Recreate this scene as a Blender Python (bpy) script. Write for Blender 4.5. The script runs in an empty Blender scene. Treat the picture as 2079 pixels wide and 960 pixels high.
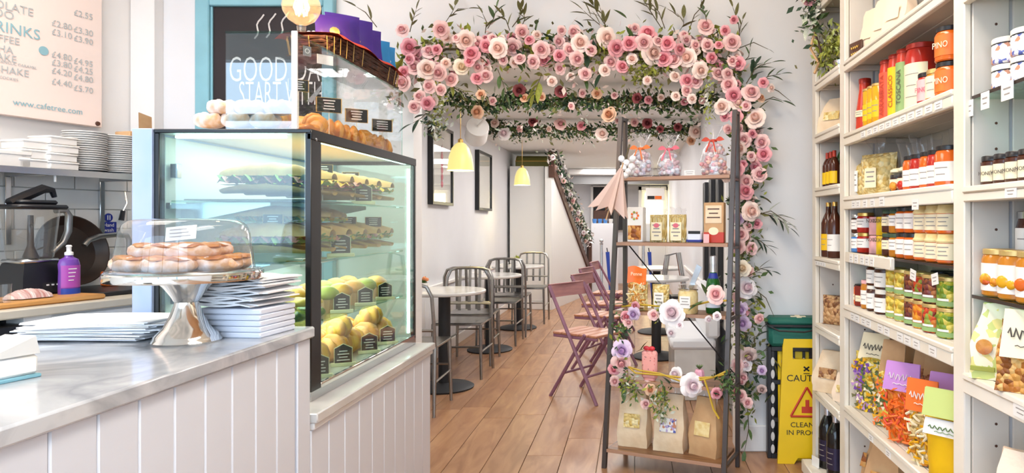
import bpy, math, random
from mathutils import Vector, Matrix, Euler
R = math.radians; PI = math.pi; rnd = random.Random(7)
scn = bpy.context.scene; COL = scn.collection
# ---------------------------------------------------------------- camera
CX, CY, F, H = 1289.0, 451.0, 1400.0, 1.26
cam = bpy.data.objects.new('camera', bpy.data.cameras.new('camera')); COL.objects.link(cam)
cam.location = (0, 0, H); cam.rotation_euler = (R(90), 0, 0)
cam.data.sensor_width = 36; cam.data.lens = F / 2079 * 36
cam.data.shift_x = (1039.5 - CX) / 2079; cam.data.shift_y = (CY - 480) / 2079
cam.data.clip_start = .05; scn.camera = cam
# ---------------------------------------------------------------- world and light
w = bpy.data.worlds.new('world'); scn.world = w; w.use_nodes = True
bg = w.node_tree.nodes['Background']; bg.inputs[0].default_value = (.62, .80, 1, 1); bg.inputs[1].default_value = 6.0
def area(name, loc, rot, sx, sy, power, col=(1, 1, 1)):
    l = bpy.data.lights.new(name, 'AREA'); l.shape = 'RECTANGLE'; l.size = sx; l.size_y = sy; l.energy = power; l.color = col
    o = bpy.data.objects.new(name, l); COL.objects.link(o); o.location = loc; o.rotation_euler = rot; return o
pt = area('window_portal', (-1.0, -1.55, 1.5), (R(90), 0, R(180)), 4.2, 2.4, 1); pt.data.cycles.is_portal = True
pt.rotation_euler = (R(90), 0, 0)
area('ceiling_fill_light', (-.05, 1.3, 2.97), (0, R(12), 0), 1.2, 1.4, 52, (1, .97, .93))  # unseen fill light added above the counter, no real fixture
area('ceiling_fill_light', (.1, 1.9, 2.97), (0, R(-32), 0), .4, 1.6, 30, (1, .80, .56))  # added warm fill, tilted towards the shelves
area('ceiling_fill_light', (-2.2, 2.0, 2.97), (0, 0, 0), 1.0, 1.4, 40, (1, .93, .85))  # added fill over the kitchen side
for yy, pw in ((4.4, 16), (6.1, 21), (7.9, 23), (9.5, 20), (11.6, 30), (13.0, 18)):
    area('ceiling_fill_light', (-.55, yy, 2.28), (0, 0, 0), .9, .9, pw, (1, .96, .93))  # row of added fill lights along the hall, not fixtures
vs = scn.view_settings; vs.view_transform = 'Standard'; vs.look = 'None'; vs.gamma = 1; vs.exposure = 0.0; vs.use_curve_mapping = False
scn.cycles.max_bounces = 8; scn.cycles.transparent_max_bounces = 24; scn.cycles.caustics_reflective = False
scn.cycles.caustics_refractive = False; scn.cycles.sample_clamp_indirect = 6
# ---------------------------------------------------------------- helpers
def at(px, py, D): return Vector(((px - CX) * D / F, D, H - (py - CY) * D / F))
def lin(c):
    return tuple((v / 12.92 if v <= .04045 else ((v + .055) / 1.055) ** 2.4) for v in c)
def hx(s): return tuple(int(s[i:i + 2], 16) / 255 for i in (0, 2, 4))
M = {}
def mat(name, col, rough=.5, metal=0, noise=0, nscale=8, bump=0, bscale=40, emit=0, ecol=None, col2=None, stretch=None, trans=0, spec=.5, sheen=0, rand=0, subs=0):
    if name in M: return M[name]
    m = bpy.data.materials.new(name); m.use_nodes = True; nt = m.node_tree; b = nt.nodes['Principled BSDF']; L = nt.links.new
    c1 = lin(hx(col)); c2 = lin(hx(col2)) if col2 else tuple(v * (1 - noise) for v in c1)
    b.inputs['Roughness'].default_value = rough; b.inputs['Metallic'].default_value = metal
    b.inputs['Specular IOR Level'].default_value = spec
    tc = nt.nodes.new('ShaderNodeTexCoord'); mp = nt.nodes.new('ShaderNodeMapping'); L(tc.outputs['Object'], mp.inputs[0])
    if stretch: mp.inputs['Scale'].default_value = stretch
    nz = nt.nodes.new('ShaderNodeTexNoise'); nz.inputs['Scale'].default_value = nscale; nz.inputs['Detail'].default_value = 3; L(mp.outputs[0], nz.inputs[0])
    rp = nt.nodes.new('ShaderNodeValToRGB'); rp.color_ramp.elements[0].position = .35; rp.color_ramp.elements[1].position = .65
    rp.color_ramp.elements[0].color = (*c1, 1); rp.color_ramp.elements[1].color = (*c2, 1); L(nz.outputs[0], rp.inputs[0])
    out = rp.outputs[0]
    if rand:
        oi = nt.nodes.new('ShaderNodeObjectInfo'); hs = nt.nodes.new('ShaderNodeHueSaturation'); mr = nt.nodes.new('ShaderNodeMapRange')
        L(oi.outputs['Random'], mr.inputs[0]); mr.inputs[3].default_value = 1 - rand; mr.inputs[4].default_value = 1 + rand
        L(mr.outputs[0], hs.inputs['Value']); L(out, hs.inputs['Color']); out = hs.outputs[0]
    L(out, b.inputs['Base Color'])
    if bump:
        bn = nt.nodes.new('ShaderNodeTexNoise'); bn.inputs['Scale'].default_value = bscale; bn.inputs['Detail'].default_value = 3; L(mp.outputs[0], bn.inputs[0])
        bp = nt.nodes.new('ShaderNodeBump'); bp.inputs['Strength'].default_value = bump; bp.inputs['Distance'].default_value = .01
        L(bn.outputs[0], bp.inputs['Height']); L(bp.outputs[0], b.inputs['Normal'])
    if emit:
        b.inputs['Emission Color'].default_value = (*lin(hx(ecol or col)), 1); b.inputs['Emission Strength'].default_value = emit
    if sheen: b.inputs['Sheen Weight'].default_value = sheen
    if subs: b.inputs['Subsurface Weight'].default_value = subs; b.inputs['Subsurface Radius'].default_value = (.02, .01, .008); 
    M[name] = m; return m
def chunky(name, cols, scale=60, rough=.35, bump=.6, ecc=None):
    if name in M: return M[name]
    m = bpy.data.materials.new(name); m.use_nodes = True; nt = m.node_tree; b = nt.nodes['Principled BSDF']; L = nt.links.new
    tc = nt.nodes.new('ShaderNodeTexCoord'); mp = nt.nodes.new('ShaderNodeMapping'); L(tc.outputs['Object'], mp.inputs[0])
    if ecc: mp.inputs['Scale'].default_value = ecc
    v = nt.nodes.new('ShaderNodeTexVoronoi'); v.inputs['Scale'].default_value = scale; L(mp.outputs[0], v.inputs['Vector'])
    sp = nt.nodes.new('ShaderNodeSeparateColor'); L(v.outputs['Color'], sp.inputs[0])
    rp = nt.nodes.new('ShaderNodeValToRGB'); rp.color_ramp.interpolation = 'CONSTANT'; e = rp.color_ramp.elements
    while len(e) < len(cols): e.new(.5)
    for i, c in enumerate(cols): e[i].position = i / len(cols); e[i].color = (*lin(hx(c)), 1)
    L(sp.outputs[0], rp.inputs[0]); L(rp.outputs[0], b.inputs['Base Color']); b.inputs['Roughness'].default_value = rough
    bp = nt.nodes.new('ShaderNodeBump'); bp.inputs['Strength'].default_value = bump; bp.inputs['Distance'].default_value = .01; bp.invert = True
    L(v.outputs['Distance'], bp.inputs['Height']); L(bp.outputs[0], b.inputs['Normal'])
    M[name] = m; return m
def glass(name, tint='ffffff', ior=1.45, rough=0.0, gl=1.0, haze=0):
    m = bpy.data.materials.new(name); m.use_nodes = True; nt = m.node_tree; nt.nodes.remove(nt.nodes['Principled BSDF']); L = nt.links.new
    t = nt.nodes.new('ShaderNodeBsdfTransparent'); t.inputs[0].default_value = (*lin(hx(tint)), 1)
    g = nt.nodes.new('ShaderNodeBsdfGlossy'); g.inputs['Roughness'].default_value = rough; g.inputs[0].default_value = (gl, gl, gl, 1)
    lw = nt.nodes.new('ShaderNodeLayerWeight'); lw.inputs[0].default_value = .5; pw = nt.nodes.new('ShaderNodeMath'); pw.operation = 'POWER'; pw.inputs[1].default_value = 5; L(lw.outputs['Facing'], pw.inputs[0])
    f = nt.nodes.new('ShaderNodeMath'); f.operation = 'MULTIPLY_ADD'; r0 = ((ior - 1) / (ior + 1)) ** 2; f.inputs[1].default_value = 1 - r0; f.inputs[2].default_value = r0; L(pw.outputs[0], f.inputs[0])
    x = nt.nodes.new('ShaderNodeMixShader'); L(f.outputs[0], x.inputs[0]); L(g.outputs[0], x.inputs[2]); src = t.outputs[0]
    if haze:
        d = nt.nodes.new('ShaderNodeBsdfDiffuse'); d.inputs[0].default_value = (.9, .9, .9, 1); y = nt.nodes.new('ShaderNodeMixShader')
        y.inputs[0].default_value = haze; L(t.outputs[0], y.inputs[1]); L(d.outputs[0], y.inputs[2]); src = y.outputs[0]
    L(src, x.inputs[1]); L(x.outputs[0], nt.nodes['Material Output'].inputs[0]); M[name] = m; return m

class MB:
    def __init__(s): s.v = []; s.f = []; s.m = []; s.ms = []; s.cur = 0; s.T = None
    def use(s, m):
        if m not in s.ms: s.ms.append(m)
        s.cur = s.ms.index(m); return s
    def xf(s, T): s.T = T; return s
    def av(s, p):
        p = Vector(p)
        if s.T is not None: p = s.T @ p
        s.v.append(tuple(p)); return len(s.v) - 1
    def af(s, *i): s.f.append(tuple(i)); s.m.append(s.cur)
    def poly(s, pts): s.af(*[s.av(p) for p in pts]); return s
    def box(s, x0, x1, y0, y1, z0, z1, c=0):
        if x0 > x1: x0, x1 = x1, x0
        if y0 > y1: y0, y1 = y1, y0
        if z0 > z1: z0, z1 = z1, z0
        c = min(c, (x1 - x0) * .4, (y1 - y0) * .4, (z1 - z0) * .4)
        if c <= 0:
            i = [s.av((x, y, z)) for x in (x0, x1) for y in (y0, y1) for z in (z0, z1)]
            for q in ((0, 1, 3, 2), (4, 6, 7, 5), (0, 4, 5, 1), (2, 3, 7, 6), (0, 2, 6, 4), (1, 5, 7, 3)): s.af(*[i[k] for k in q])
            return s
        X = (x0, x1); Y = (y0, y1); Z = (z0, z1); sg = (1, -1); d = {}
        for a in (0, 1):
            for b in (0, 1):
                for e in (0, 1):
                    d[a, b, e, 0] = s.av((X[a], Y[b] + sg[b] * c, Z[e] + sg[e] * c))
                    d[a, b, e, 1] = s.av((X[a] + sg[a] * c, Y[b], Z[e] + sg[e] * c))
                    d[a, b, e, 2] = s.av((X[a] + sg[a] * c, Y[b] + sg[b] * c, Z[e]))
        for a in (0, 1):
            q = [(a, 0, 0), (a, 0, 1), (a, 1, 1), (a, 1, 0)]; s.af(*[d[k + (0,)] for k in (q if a == 0 else q[::-1])])
            q = [(0, a, 0), (1, a, 0), (1, a, 1), (0, a, 1)]; s.af(*[d[k + (1,)] for k in (q if a == 0 else q[::-1])])
            q = [(0, 0, a), (0, 1, a), (1, 1, a), (1, 0, a)]; s.af(*[d[k + (2,)] for k in (q if a == 0 else q[::-1])])
        for a in (0, 1):
            for b in (0, 1):
                fl = (a + b) % 2
                q = [d[a, b, 0, 0], d[a, b, 0, 1], d[a, b, 1, 1], d[a, b, 1, 0]]; s.af(*(q if fl == 0 else q[::-1]))
                q = [d[0, a, b, 1], d[1, a, b, 1], d[1, a, b, 2], d[0, a, b, 2]]; s.af(*(q if fl else q[::-1]))
                q = [d[a, 0, b, 2], d[a, 1, b, 2], d[a, 1, b, 0], d[a, 0, b, 0]]; s.af(*(q if fl else q[::-1]))
                for e in (0, 1):
                    q = [d[a, b, e, 0], d[a, b, e, 1], d[a, b, e, 2]]; s.af(*(q if (a + b + e) % 2 else q[::-1]))
        return s
    def lathe(s, prof, n=20, c=(0, 0, 0), a0=0, a1=2 * PI, cap=True, sx=1, sy=1):
        full = abs(a1 - a0 - 2 * PI) < 1e-6; k = n if full else n + 1; rows = []
        for r, z in prof:
            rows.append([s.av((c[0] + sx * r * math.cos(a0 + (a1 - a0) * i / n), c[1] + sy * r * math.sin(a0 + (a1 - a0) * i / n), c[2] + z)) for i in range(k)])
        for a, b in zip(rows, rows[1:]):
            for i in range(n):
                j = (i + 1) % k; s.af(a[i], a[j], b[j], b[i])
        if cap and full:
            if prof[0][0] > 1e-5: s.af(*rows[0][::-1])
            if prof[-1][0] > 1e-5: s.af(*rows[-1])
        return s
    def tube(s, pts, r, n=8, cap=True):
        pts = [Vector(p) for p in pts]; rr = r if isinstance(r, (list, tuple)) else [r] * len(pts); rows = []; up = None
        for i, p in enumerate(pts):
            d = (pts[min(i + 1, len(pts) - 1)] - pts[max(i - 1, 0)]).normalized()
            if up is None: up = Vector((0, 0, 1)) if abs(d.z) < .9 else Vector((1, 0, 0))
            a = d.cross(up)
            if a.length < 1e-4: a = d.cross(Vector((.3, 1, .1)))
            a.normalize(); b = a.cross(d).normalized(); up = b
            rows.append([s.av(p + (a * math.cos(2 * PI * k / n) + b * math.sin(2 * PI * k / n)) * rr[i]) for k in range(n)])
        for a, b in zip(rows, rows[1:]):
            for i in range(n): s.af(a[i], a[(i + 1) % n], b[(i + 1) % n], b[i])
        if cap: s.af(*rows[0][::-1]); s.af(*rows[-1])
        return s
    def grid(s, fn, nu, nv):
        g = [[s.av(fn(i / nu, j / nv)) for j in range(nv + 1)] for i in range(nu + 1)]
        for i in range(nu):
            for j in range(nv): s.af(g[i][j], g[i + 1][j], g[i + 1][j + 1], g[i][j + 1])
        return s
    def blob(s, c, rx, ry, rz, n=10, m=6, jit=0, rg=None):
        g = rg or rnd; rows = []
        for j in range(1, m):
            t = PI * j / m
            rows.append([s.av((c[0] + rx * math.sin(t) * math.cos(2 * PI * i / n) * (1 + g.uniform(-jit, jit)), c[1] + ry * math.sin(t) * math.sin(2 * PI * i / n) * (1 + g.uniform(-jit, jit)), c[2] - rz * math.cos(t) * (1 + g.uniform(-jit, jit)))) for i in range(n)])
        b = s.av((c[0], c[1], c[2] - rz)); t = s.av((c[0], c[1], c[2] + rz))
        for i in range(n): s.af(b, rows[0][(i + 1) % n], rows[0][i]); s.af(t, rows[-1][i], rows[-1][(i + 1) % n])
        for a, bb in zip(rows, rows[1:]):
            for i in range(n): s.af(a[i], a[(i + 1) % n], bb[(i + 1) % n], bb[i])
        return s
    def mesh(s, name, ang=38):
        me = bpy.data.meshes.new(name); me.from_pydata(s.v, [], s.f)
        for m in s.ms: me.materials.append(m)
        me.polygons.foreach_set('material_index', s.m); me.polygons.foreach_set('use_smooth', [True] * len(s.f))
        me.update()
        try: me.set_sharp_from_angle(angle=R(ang))
        except Exception: pass
        return me
    def build(s, name, parent=None, loc=(0, 0, 0), rot=(0, 0, 0), scale=None, ang=38):
        return inst(s.mesh(name, ang), name, parent, loc, rot, scale)
def inst(me, name, parent=None, loc=(0, 0, 0), rot=(0, 0, 0), scale=None):
    o = bpy.data.objects.new(name, me); COL.objects.link(o); o.parent = parent; o.location = loc; o.rotation_euler = rot
    if scale is not None: o.scale = scale if isinstance(scale, (tuple, list, Vector)) else (scale,) * 3
    return o
def tag(o, label, cat, group=None):
    o['label'] = label; o['category'] = cat
    if group: o['group'] = group
    return o
def thing(name, label, cat, loc=(0, 0, 0), rz=0, group=None, rot=None):
    o = bpy.data.objects.new(name, None); COL.objects.link(o); o.empty_display_size = .05
    o.location = loc; o.rotation_euler = rot or (0, 0, rz); return tag(o, label, cat, group)
def struct(name): 
    o = bpy.data.objects.new(name, None); COL.objects.link(o); o['kind'] = 'structure'; return o
def sbox(name, m, *a, c=0):
    o = MB().use(m).box(*a, c=c).build(name); o['kind'] = 'structure'; return o
def part(name, par, m, *a, c=.002, rot=(0, 0, 0), loc=(0, 0, 0)): return MB().use(m).box(*a, c=c).build(name, par, loc, rot)
def copy_tree(o, loc=None, rz=None, label=None, parent=None):
    c = o.copy(); COL.objects.link(c); c.parent = parent
    if loc is not None: c.location = loc
    if rz is not None: c.rotation_euler[2] = rz
    if label: c['label'] = label
    for ch in o.children: copy_tree(ch, parent=c)
    return c
def text(par, s, size, loc, rot, m, align='CENTER', name='lettering', sx=1, space=1, off=0):
    cu = bpy.data.curves.new(name, 'FONT'); cu.body = s; cu.size = size; cu.align_x = align; cu.align_y = 'CENTER'; cu.extrude = .0003; cu.offset = off * size; cu.space_line = space; cu.resolution_u = 3
    cu.materials.append(m); tmp = bpy.data.objects.new('tmp', cu); me = bpy.data.meshes.new_from_object(tmp); me.name = name; bpy.data.objects.remove(tmp); o = bpy.data.objects.new(name, me); COL.objects.link(o); o.parent = par; o.location = loc; o.rotation_euler = rot; o.scale = (sx, 1, 1); return o
HT = ['lowest', 'second lowest', 'third', 'fourth', 'fifth', 'sixth', 'seventh', 'eighth', 'ninth', 'tenth', 'eleventh', 'twelfth', 'thirteenth', 'fourteenth', 'fifteenth', 'sixteenth', 'seventeenth', 'eighteenth']
ORD = ['first', 'second', 'third', 'fourth', 'fifth', 'sixth', 'seventh', 'eighth', 'ninth', 'tenth', 'eleventh', 'twelfth', 'thirteenth']
# ---------------------------------------------------------------- materials
mat('wall', 'eceae9', .7, noise=.03, nscale=3, bump=.05); mat('wall_cool', 'e2e3e7', .7, noise=.03, nscale=3)
mat('ceil', 'ededeb', .8); mat('white', 'efedea', .45); mat('board_white', 'e3e6ee', .4, noise=.04, nscale=2)
mat('tile', 'ecebe6', .12, noise=.04, rand=.03); mat('grout', 'c9c6bf', .8)
mat('gap', 'b9b9bd', .8); mat('black', '17171b', .35); mat('black_frame', '0f1012', .25); mat('rubber', '26282b', .6)
mat('steel', 'c4c6c8', .22, 1); mat('brushed', 'a3a19d', .33, 1, noise=.15, nscale=30); mat('chrome', 'e8e4de', .08, 1)
mat('blue_steel', 'a9c1e8', .45, .15, col2='c9cfea', nscale=5, stretch=(1, 1, .5))
mat('teal', '86bccb', .5, noise=.08); mat('blackboard', '2b2326', .75, noise=.25, nscale=4); mat('chalk', 'e7e2e0', .9)
mat('cream', 'f2e6cf', .55, noise=.05, nscale=6); mat('shelf_white', 'efe9de', .5, col2='e5dccb', nscale=5, stretch=(1, .25, 1), bump=.06)
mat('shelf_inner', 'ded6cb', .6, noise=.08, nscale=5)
mat('paper', 'f6f6f8', .7, bump=.05, bscale=12); mat('paper_in', 'e3e7f3', .7); mat('red', 'c23a22', .4); mat('darkred', '7e1f14', .3)
mat('gold', 'd2a85c', .3, .8); mat('yellowlid', 'd8b876', .35, .6); mat('wicker', '5b3522', .6, col2='2f1a12', nscale=40, bump=.5)
mat('kraft', 'd0a87c', .75, col2='c0956a', nscale=10, bump=.15, bscale=25); mat('kraft_pale', 'eed9bb', .75, col2='dfc3a0', nscale=9, bump=.5, bscale=16)
mat('pink_wood', 'b07d78', .5, col2='a16f70', nscale=9, stretch=(1, 1, 6)); mat('mauve', '94667a', .45, noise=.15)
mat('orange_wood', 'c48a6b', .4, col2='b87a5e', nscale=6, stretch=(1, 6, 1))
mat('rack_metal', '57504e', .35, .5); mat('rack_wood', '9a6f4b', .4, col2='6d4a31', nscale=3, stretch=(1.5, 14, 1))
mat('rack_edge', 'b08870', .5); mat('soil', '3b2c22', .9)
mat('leaf', '5d7a44', .5, rand=.25, noise=.3); mat('leaf_dark', '2f4a34', .5, noise=.35, nscale=14); mat('leaf_lime', 'a8ae45', .5, noise=.3, nscale=12)
mat('leaf_olive', '7d7a48', .55, noise=.35, nscale=12, rand=.2); mat('stem', '5a4f33', .7); mat('leaf_grey', '9fae94', .6, col2='e6e3d8', nscale=25)
mat('lettuce', '6fa83a', .5, col2='b9d873', nscale=30, bump=.4); mat('ham', 'e0a59a', .4, col2='c9786f', nscale=20)
mat('crust', 'c9853f', .5, col2='e0b066', nscale=14, bump=.3); mat('crumb', 'f0dba0', .7); mat('sugar', 'f3e8e4', .75, col2='dca878', nscale=26, bump=.3)
mat('croissant', 'dd9a35', .35, col2='b0621c', nscale=16, bump=.35); mat('croissant_y', 'e6b040', .35, col2='c07a20', nscale=16, bump=.35)
mat('cheese', 'f0c23c', .4); mat('tomato', 'e0552a', .3); mat('tag_black', '20221f', .7, noise=.2, nscale=30); mat('tag_base', 'e8e2b8', .6)
mat('gold_edge', 'caa35a', .4); mat('stone_top', 'dcdad6', .15, col2='cfccc8', nscale=6)
mat('jam_red', 'b3291d', .12); mat('jam_orange', 'd9641b', .12); mat('jam_amber', 'c27a1c', .12); mat('jam_dark', '4a2314', .15); mat('jam_yellow', 'e0a416', .15)
mat('sauce_red', 'c8371f', .2); mat('lbl_cream', 'f3e6c4', .6); mat('lbl_white', 'f4efe9', .6); mat('lbl_green', '8fae6e', .5); mat('lbl_yellow', 'f0c414', .45); mat('lbl_red', 'e85a3c', .5); mat('lbl_pink', 'f0b4b6', .5)
mat('ink', '5b524c', .8); mat('ink_red', 'b8402e', .7); mat('ink_grey', '9a938f', .8); mat('lidblack', '1e1c1e', .3); mat('lidred', 'a82b1c', .3, .3); mat('lidwhite', 'ebe6dc', .4)
mat('cloth_lid', 'ecd9a4', .85, col2='dfc07e', nscale=40); mat('wine', '1a1716', .1); mat('green_glass', '1f5a22', .1, noise=.3); mat('foil', 'd9d8de', .25, .7); mat('foil_dark', '3a3550', .3, .5)
mat('purple', '4a2c94', .35, noise=.2, bump=.4, bscale=10); mat('blue_bag', '2f8fd0', .35, noise=.15, bump=.3, bscale=10); mat('orange_cloth', 'e2492b', .8, bump=.3, bscale=60)
mat('yellow', 'f2c90f', .4, noise=.05); mat('first_aid', '1f6a5a', .6, noise=.15, bump=.2); mat('bulb_glow', 'ffb14a', .3, emit=90, ecol='ffc680')
mat('lamp_shade', 'e6dc90', .3, noise=.1, emit=.6, ecol='fae88a'); mat('lamp_in', 'fff3c4', .5, emit=9, ecol='fff3c0'); mat('led', 'e8fffb', .4, emit=9, ecol='c9fff2')
mat('trunk', '7c7a3a', .5); mat('door_white', 'e8e8e6', .5); mat('dark', '1c1c1d', .6); mat('grey', '8f8f90', .6); mat('blue', '2a4bb0', .4); mat('signblue', '23308f', .5)
mat('menu', 'f3dfd6', .5); mat('menu_ink', 'b4b9ba', .8); mat('menu_teal', '8fb8c2', .8); mat('towel', 'efe2dc', .9, col2='c98f86', nscale=9, stretch=(12, 1, 1), bump=.6, bscale=30); mat('mauve_bag', 'd8bcb0', .7, bump=.2, bscale=14)
mat('pan_black', '2a2320', .4, col2='3b2a20', nscale=9); mat('brown_dark', '5b3a2c', .5, noise=.25, nscale=10); mat('purple_soap', '7a4aa8', .2); mat('soap_label', 'b04fb0', .4); mat('worktop', 'd8cdb9', .4, noise=.06); mat('bamboo', 'd9a25f', .5, col2='c98c48', nscale=4, stretch=(1, 8, 1))
mat('pinkpot', 'e8a7bd', .45); mat('lolly', 'f0a79f', .5); mat('lolly_red', 'd8333f', .4); mat('wire_yellow', 'c9a534', .5); mat('blue_cup', '4f86c9', .3); mat('lilac_label', 'c48ad0', .5); mat('orange_label', 'f0752a', .45); mat('bag_yellow', 'f2c015', .4, noise=.1, bump=.3, bscale=14)
mat('peach_bag', 'f3dcc4', .6, bump=.2); mat('jug', '8f7f78', .15, noise=.1); mat('cord', 'c9a45c', .6); mat('bag_green', 'c6d27d', .6)
glass('glass_case', 'f0faf6', 1.5); glass('glass_clear', 'fbfcfc', 1.35); glass('glass_dome', 'f2f1f2', 1.5, haze=.05); glass('glass_shelf', 'cfe8df', 1.5); glass('glass_front', 'eef6f8', 1.85); glass('glass_end', 'e6f3f2', 1.6)
glass('cello', 'f8f8fa', 1.6, .12, haze=.10); glass('bulb_glass', 'fff0d8', 1.4, haze=.03); glass('jar_glass', 'f4f0ea', 1.5, haze=.03)
chunky('veg_green', ['7f9a2a', 'b9b437', '4f7a2a', 'd8c860', '6d8a1f'], 70); chunky('veg_yellow', ['e0c14a', 'c99a2a', 'efdc86', 'b8a33a', 'e8cf5e'], 70)
chunky('veg_red', ['b3301c', 'd8502a', '7a1f14', 'c9752a', '8a9a3a'], 70); chunky('veg_dark', ['5b2a1c', '8a4a2a', '3a1c18', 'a8683a', '6d2a2a'], 70); chunky('veg_orange', ['e08a1c', 'd86a14', 'efb03a', 'c9581c', 'e89a2a'], 70)
chunky('pasta', ['ecd594', 'dfc27a', 'f3e3b0', 'd8b566', 'e8cd86'], 60, .5, 1); chunky('pasta_long', ['ecd594', 'dfc27a', 'f3e3b0', 'd8b566'], 45, .5, 1, (4, 4, .6)); chunky('penne_o', ['ef8a2a', 'e87518', 'f5a24a', 'd8660f', 'ef9a3a'], 55, .5, 1)
chunky('biscuit', ['c9803a', 'a8602a', 'e0a860', '8a4a20', 'd89850'], 45, .5, 1); chunky('nuts', ['b98a5a', 'd8b080', '8a5a38', 'c99a6a'], 60, .5, 1); chunky('taralli', ['d89a4a', 'b8702a', 'e8b870', '8a4f20'], 75, .5, 1)
chunky('tin_print', ['f2f0ee', 'f2f0ee', '5a66b0', 'f2f0ee', 'b8a8d0', 'f2f0ee', 'c98a6a'], 90, .35, 0); chunky('bag_print', ['f0ecd0', 'f0ecd0', 'e6dc8a', 'f0ecd0', 'c6d27d'], 55, .6, 0)
def marble():
    m = mat('marble', 'dcd8d4', .12); nt = m.node_tree; L = nt.links.new; b = nt.nodes['Principled BSDF']
    tc = nt.nodes.new('ShaderNodeTexCoord'); n1 = nt.nodes.new('ShaderNodeTexNoise'); n1.inputs['Scale'].default_value = 3; n1.inputs['Detail'].default_value = 8; n1.inputs['Distortion'].default_value = 1.6
    L(tc.outputs['Object'], n1.inputs[0]); r = nt.nodes.new('ShaderNodeValToRGB'); e = r.color_ramp.elements
    e[0].position = .30; e[0].color = (*lin(hx('d8d8da')), 1); e[1].position = .64; e[1].color = (*lin(hx('d2d3d5')), 1)
    x = e.new(.47); x.color = (*lin(hx('a9abb0')), 1); L(n1.outputs[0], r.inputs[0]); L(r.outputs[0], b.inputs['Base Color'])
marble()
def woodfloor():
    m = mat('floor_wood', 'b98f68', .32); nt = m.node_tree; L = nt.links.new; b = nt.nodes['Principled BSDF']
    tc = nt.nodes.new('ShaderNodeTexCoord'); oi = nt.nodes.new('ShaderNodeObjectInfo'); mp = nt.nodes.new('ShaderNodeMapping'); mp.inputs['Scale'].default_value = (9, 1.6, 1)
    L(tc.outputs['Object'], mp.inputs[0]); cb = nt.nodes.new('ShaderNodeVectorMath'); cb.operation = 'ADD'; L(mp.outputs[0], cb.inputs[0])
    ml = nt.nodes.new('ShaderNodeMath'); ml.operation = 'MULTIPLY'; ml.inputs[1].default_value = 40; L(oi.outputs['Random'], ml.inputs[0]); L(ml.outputs[0], cb.inputs[1])
    n1 = nt.nodes.new('ShaderNodeTexNoise'); n1.inputs['Scale'].default_value = 1.6; n1.inputs['Detail'].default_value = 6; n1.inputs['Distortion'].default_value = .8; L(cb.outputs[0], n1.inputs[0])
    r = nt.nodes.new('ShaderNodeValToRGB'); e = r.color_ramp.elements; e[0].position = .3; e[0].color = (*lin(hx('95684a')), 1); e[1].position = .7; e[1].color = (*lin(hx('bb8f6a')), 1)
    L(n1.outputs[0], r.inputs[0]); hs = nt.nodes.new('ShaderNodeHueSaturation'); mr = nt.nodes.new('ShaderNodeMapRange'); L(oi.outputs['Random'], mr.inputs[0]); mr.inputs[3].default_value = .93; mr.inputs[4].default_value = 1.06
    L(mr.outputs[0], hs.inputs['Value']); L(r.outputs[0], hs.inputs['Color']); L(hs.outputs[0], b.inputs['Base Color'])
woodfloor()
def rosemat(name, inner, outer):
    m = bpy.data.materials.new(name); m.use_nodes = True; nt = m.node_tree; L = nt.links.new; b = nt.nodes['Principled BSDF']; b.inputs['Roughness'].default_value = .6
    tc = nt.nodes.new('ShaderNodeTexCoord'); mm = nt.nodes.new('ShaderNodeVectorMath'); mm.operation = 'MULTIPLY'; mm.inputs[1].default_value = (1, 1, 0); L(tc.outputs['Object'], mm.inputs[0]); le = nt.nodes.new('ShaderNodeVectorMath'); le.operation = 'LENGTH'; L(mm.outputs[0], le.inputs[0])
    r = nt.nodes.new('ShaderNodeValToRGB'); e = r.color_ramp.elements; e[0].position = .05; e[0].color = (*lin(hx(inner)), 1); e[1].position = .75; e[1].color = (*lin(hx(outer)), 1)
    L(le.outputs['Value'], r.inputs[0]); oi = nt.nodes.new('ShaderNodeObjectInfo'); hs = nt.nodes.new('ShaderNodeHueSaturation'); mr = nt.nodes.new('ShaderNodeMapRange')
    L(oi.outputs['Random'], mr.inputs[0]); mr.inputs[3].default_value = .9; mr.inputs[4].default_value = 1.08; L(mr.outputs[0], hs.inputs['Value']); L(r.outputs[0], hs.inputs['Color']); L(hs.outputs[0], b.inputs['Base Color'])
    M[name] = m; return m
rosemat('rose_p', 'e39aa0', 'f7cfc9'); rosemat('rose_d', 'd86a7c', 'f0aab0'); rosemat('rose_l', 'f0bfae', 'fae4d8'); rosemat('rose_c', 'e8c9a0', 'f3e6d0'); rosemat('rose_o', 'd98a5a', 'f0c6a4')
rosemat('rose_r', '6a1f26', 'a8565a'); rosemat('rose_v', 'b98ac4', 'e4cde6'); rosemat('rose_w', 'e8c4cc', 'faf3f2'); rosemat('rose_g', 'b88e86', 'e0c6be')
# ================================================================ structure
fl = struct('floor'); MB().use(M['worktop']).box(-5, 1.5, -2, 14.6, -.08, -.012).build('subfloor', fl)
pm = {}
for r_ in range(16):
    x0 = -1.95 + r_ * .195; y = -1.9 + rnd.uniform(0, .9)
    while y < 14.2:
        ln = rnd.choice([1.25, 1.25, .9]); y1 = min(y + ln, 14.4); key = round(y1 - y, 2)
        if key not in pm: pm[key] = MB().use(M['floor_wood']).box(0, .192, 0, key - .003, -.012, 0, c=.0015).mesh('plank')
        inst(pm[key], 'plank', fl, (x0, y, 0)); y = y1
WT = 3.02
wb = struct('wall_back')   # front-facing wall pierced by the opening
def wseg(par, *a): MB().use(M['wall']).box(*a).build('wall_section', par)
wseg(wb, -2.74, -1.22, 3.8, 3.95, 0, WT); wseg(wb, -1.22, .56, 3.8, 3.95, 2.14, WT); wseg(wb, .56, 1.36, 3.8, 3.95, 0, WT)
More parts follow.
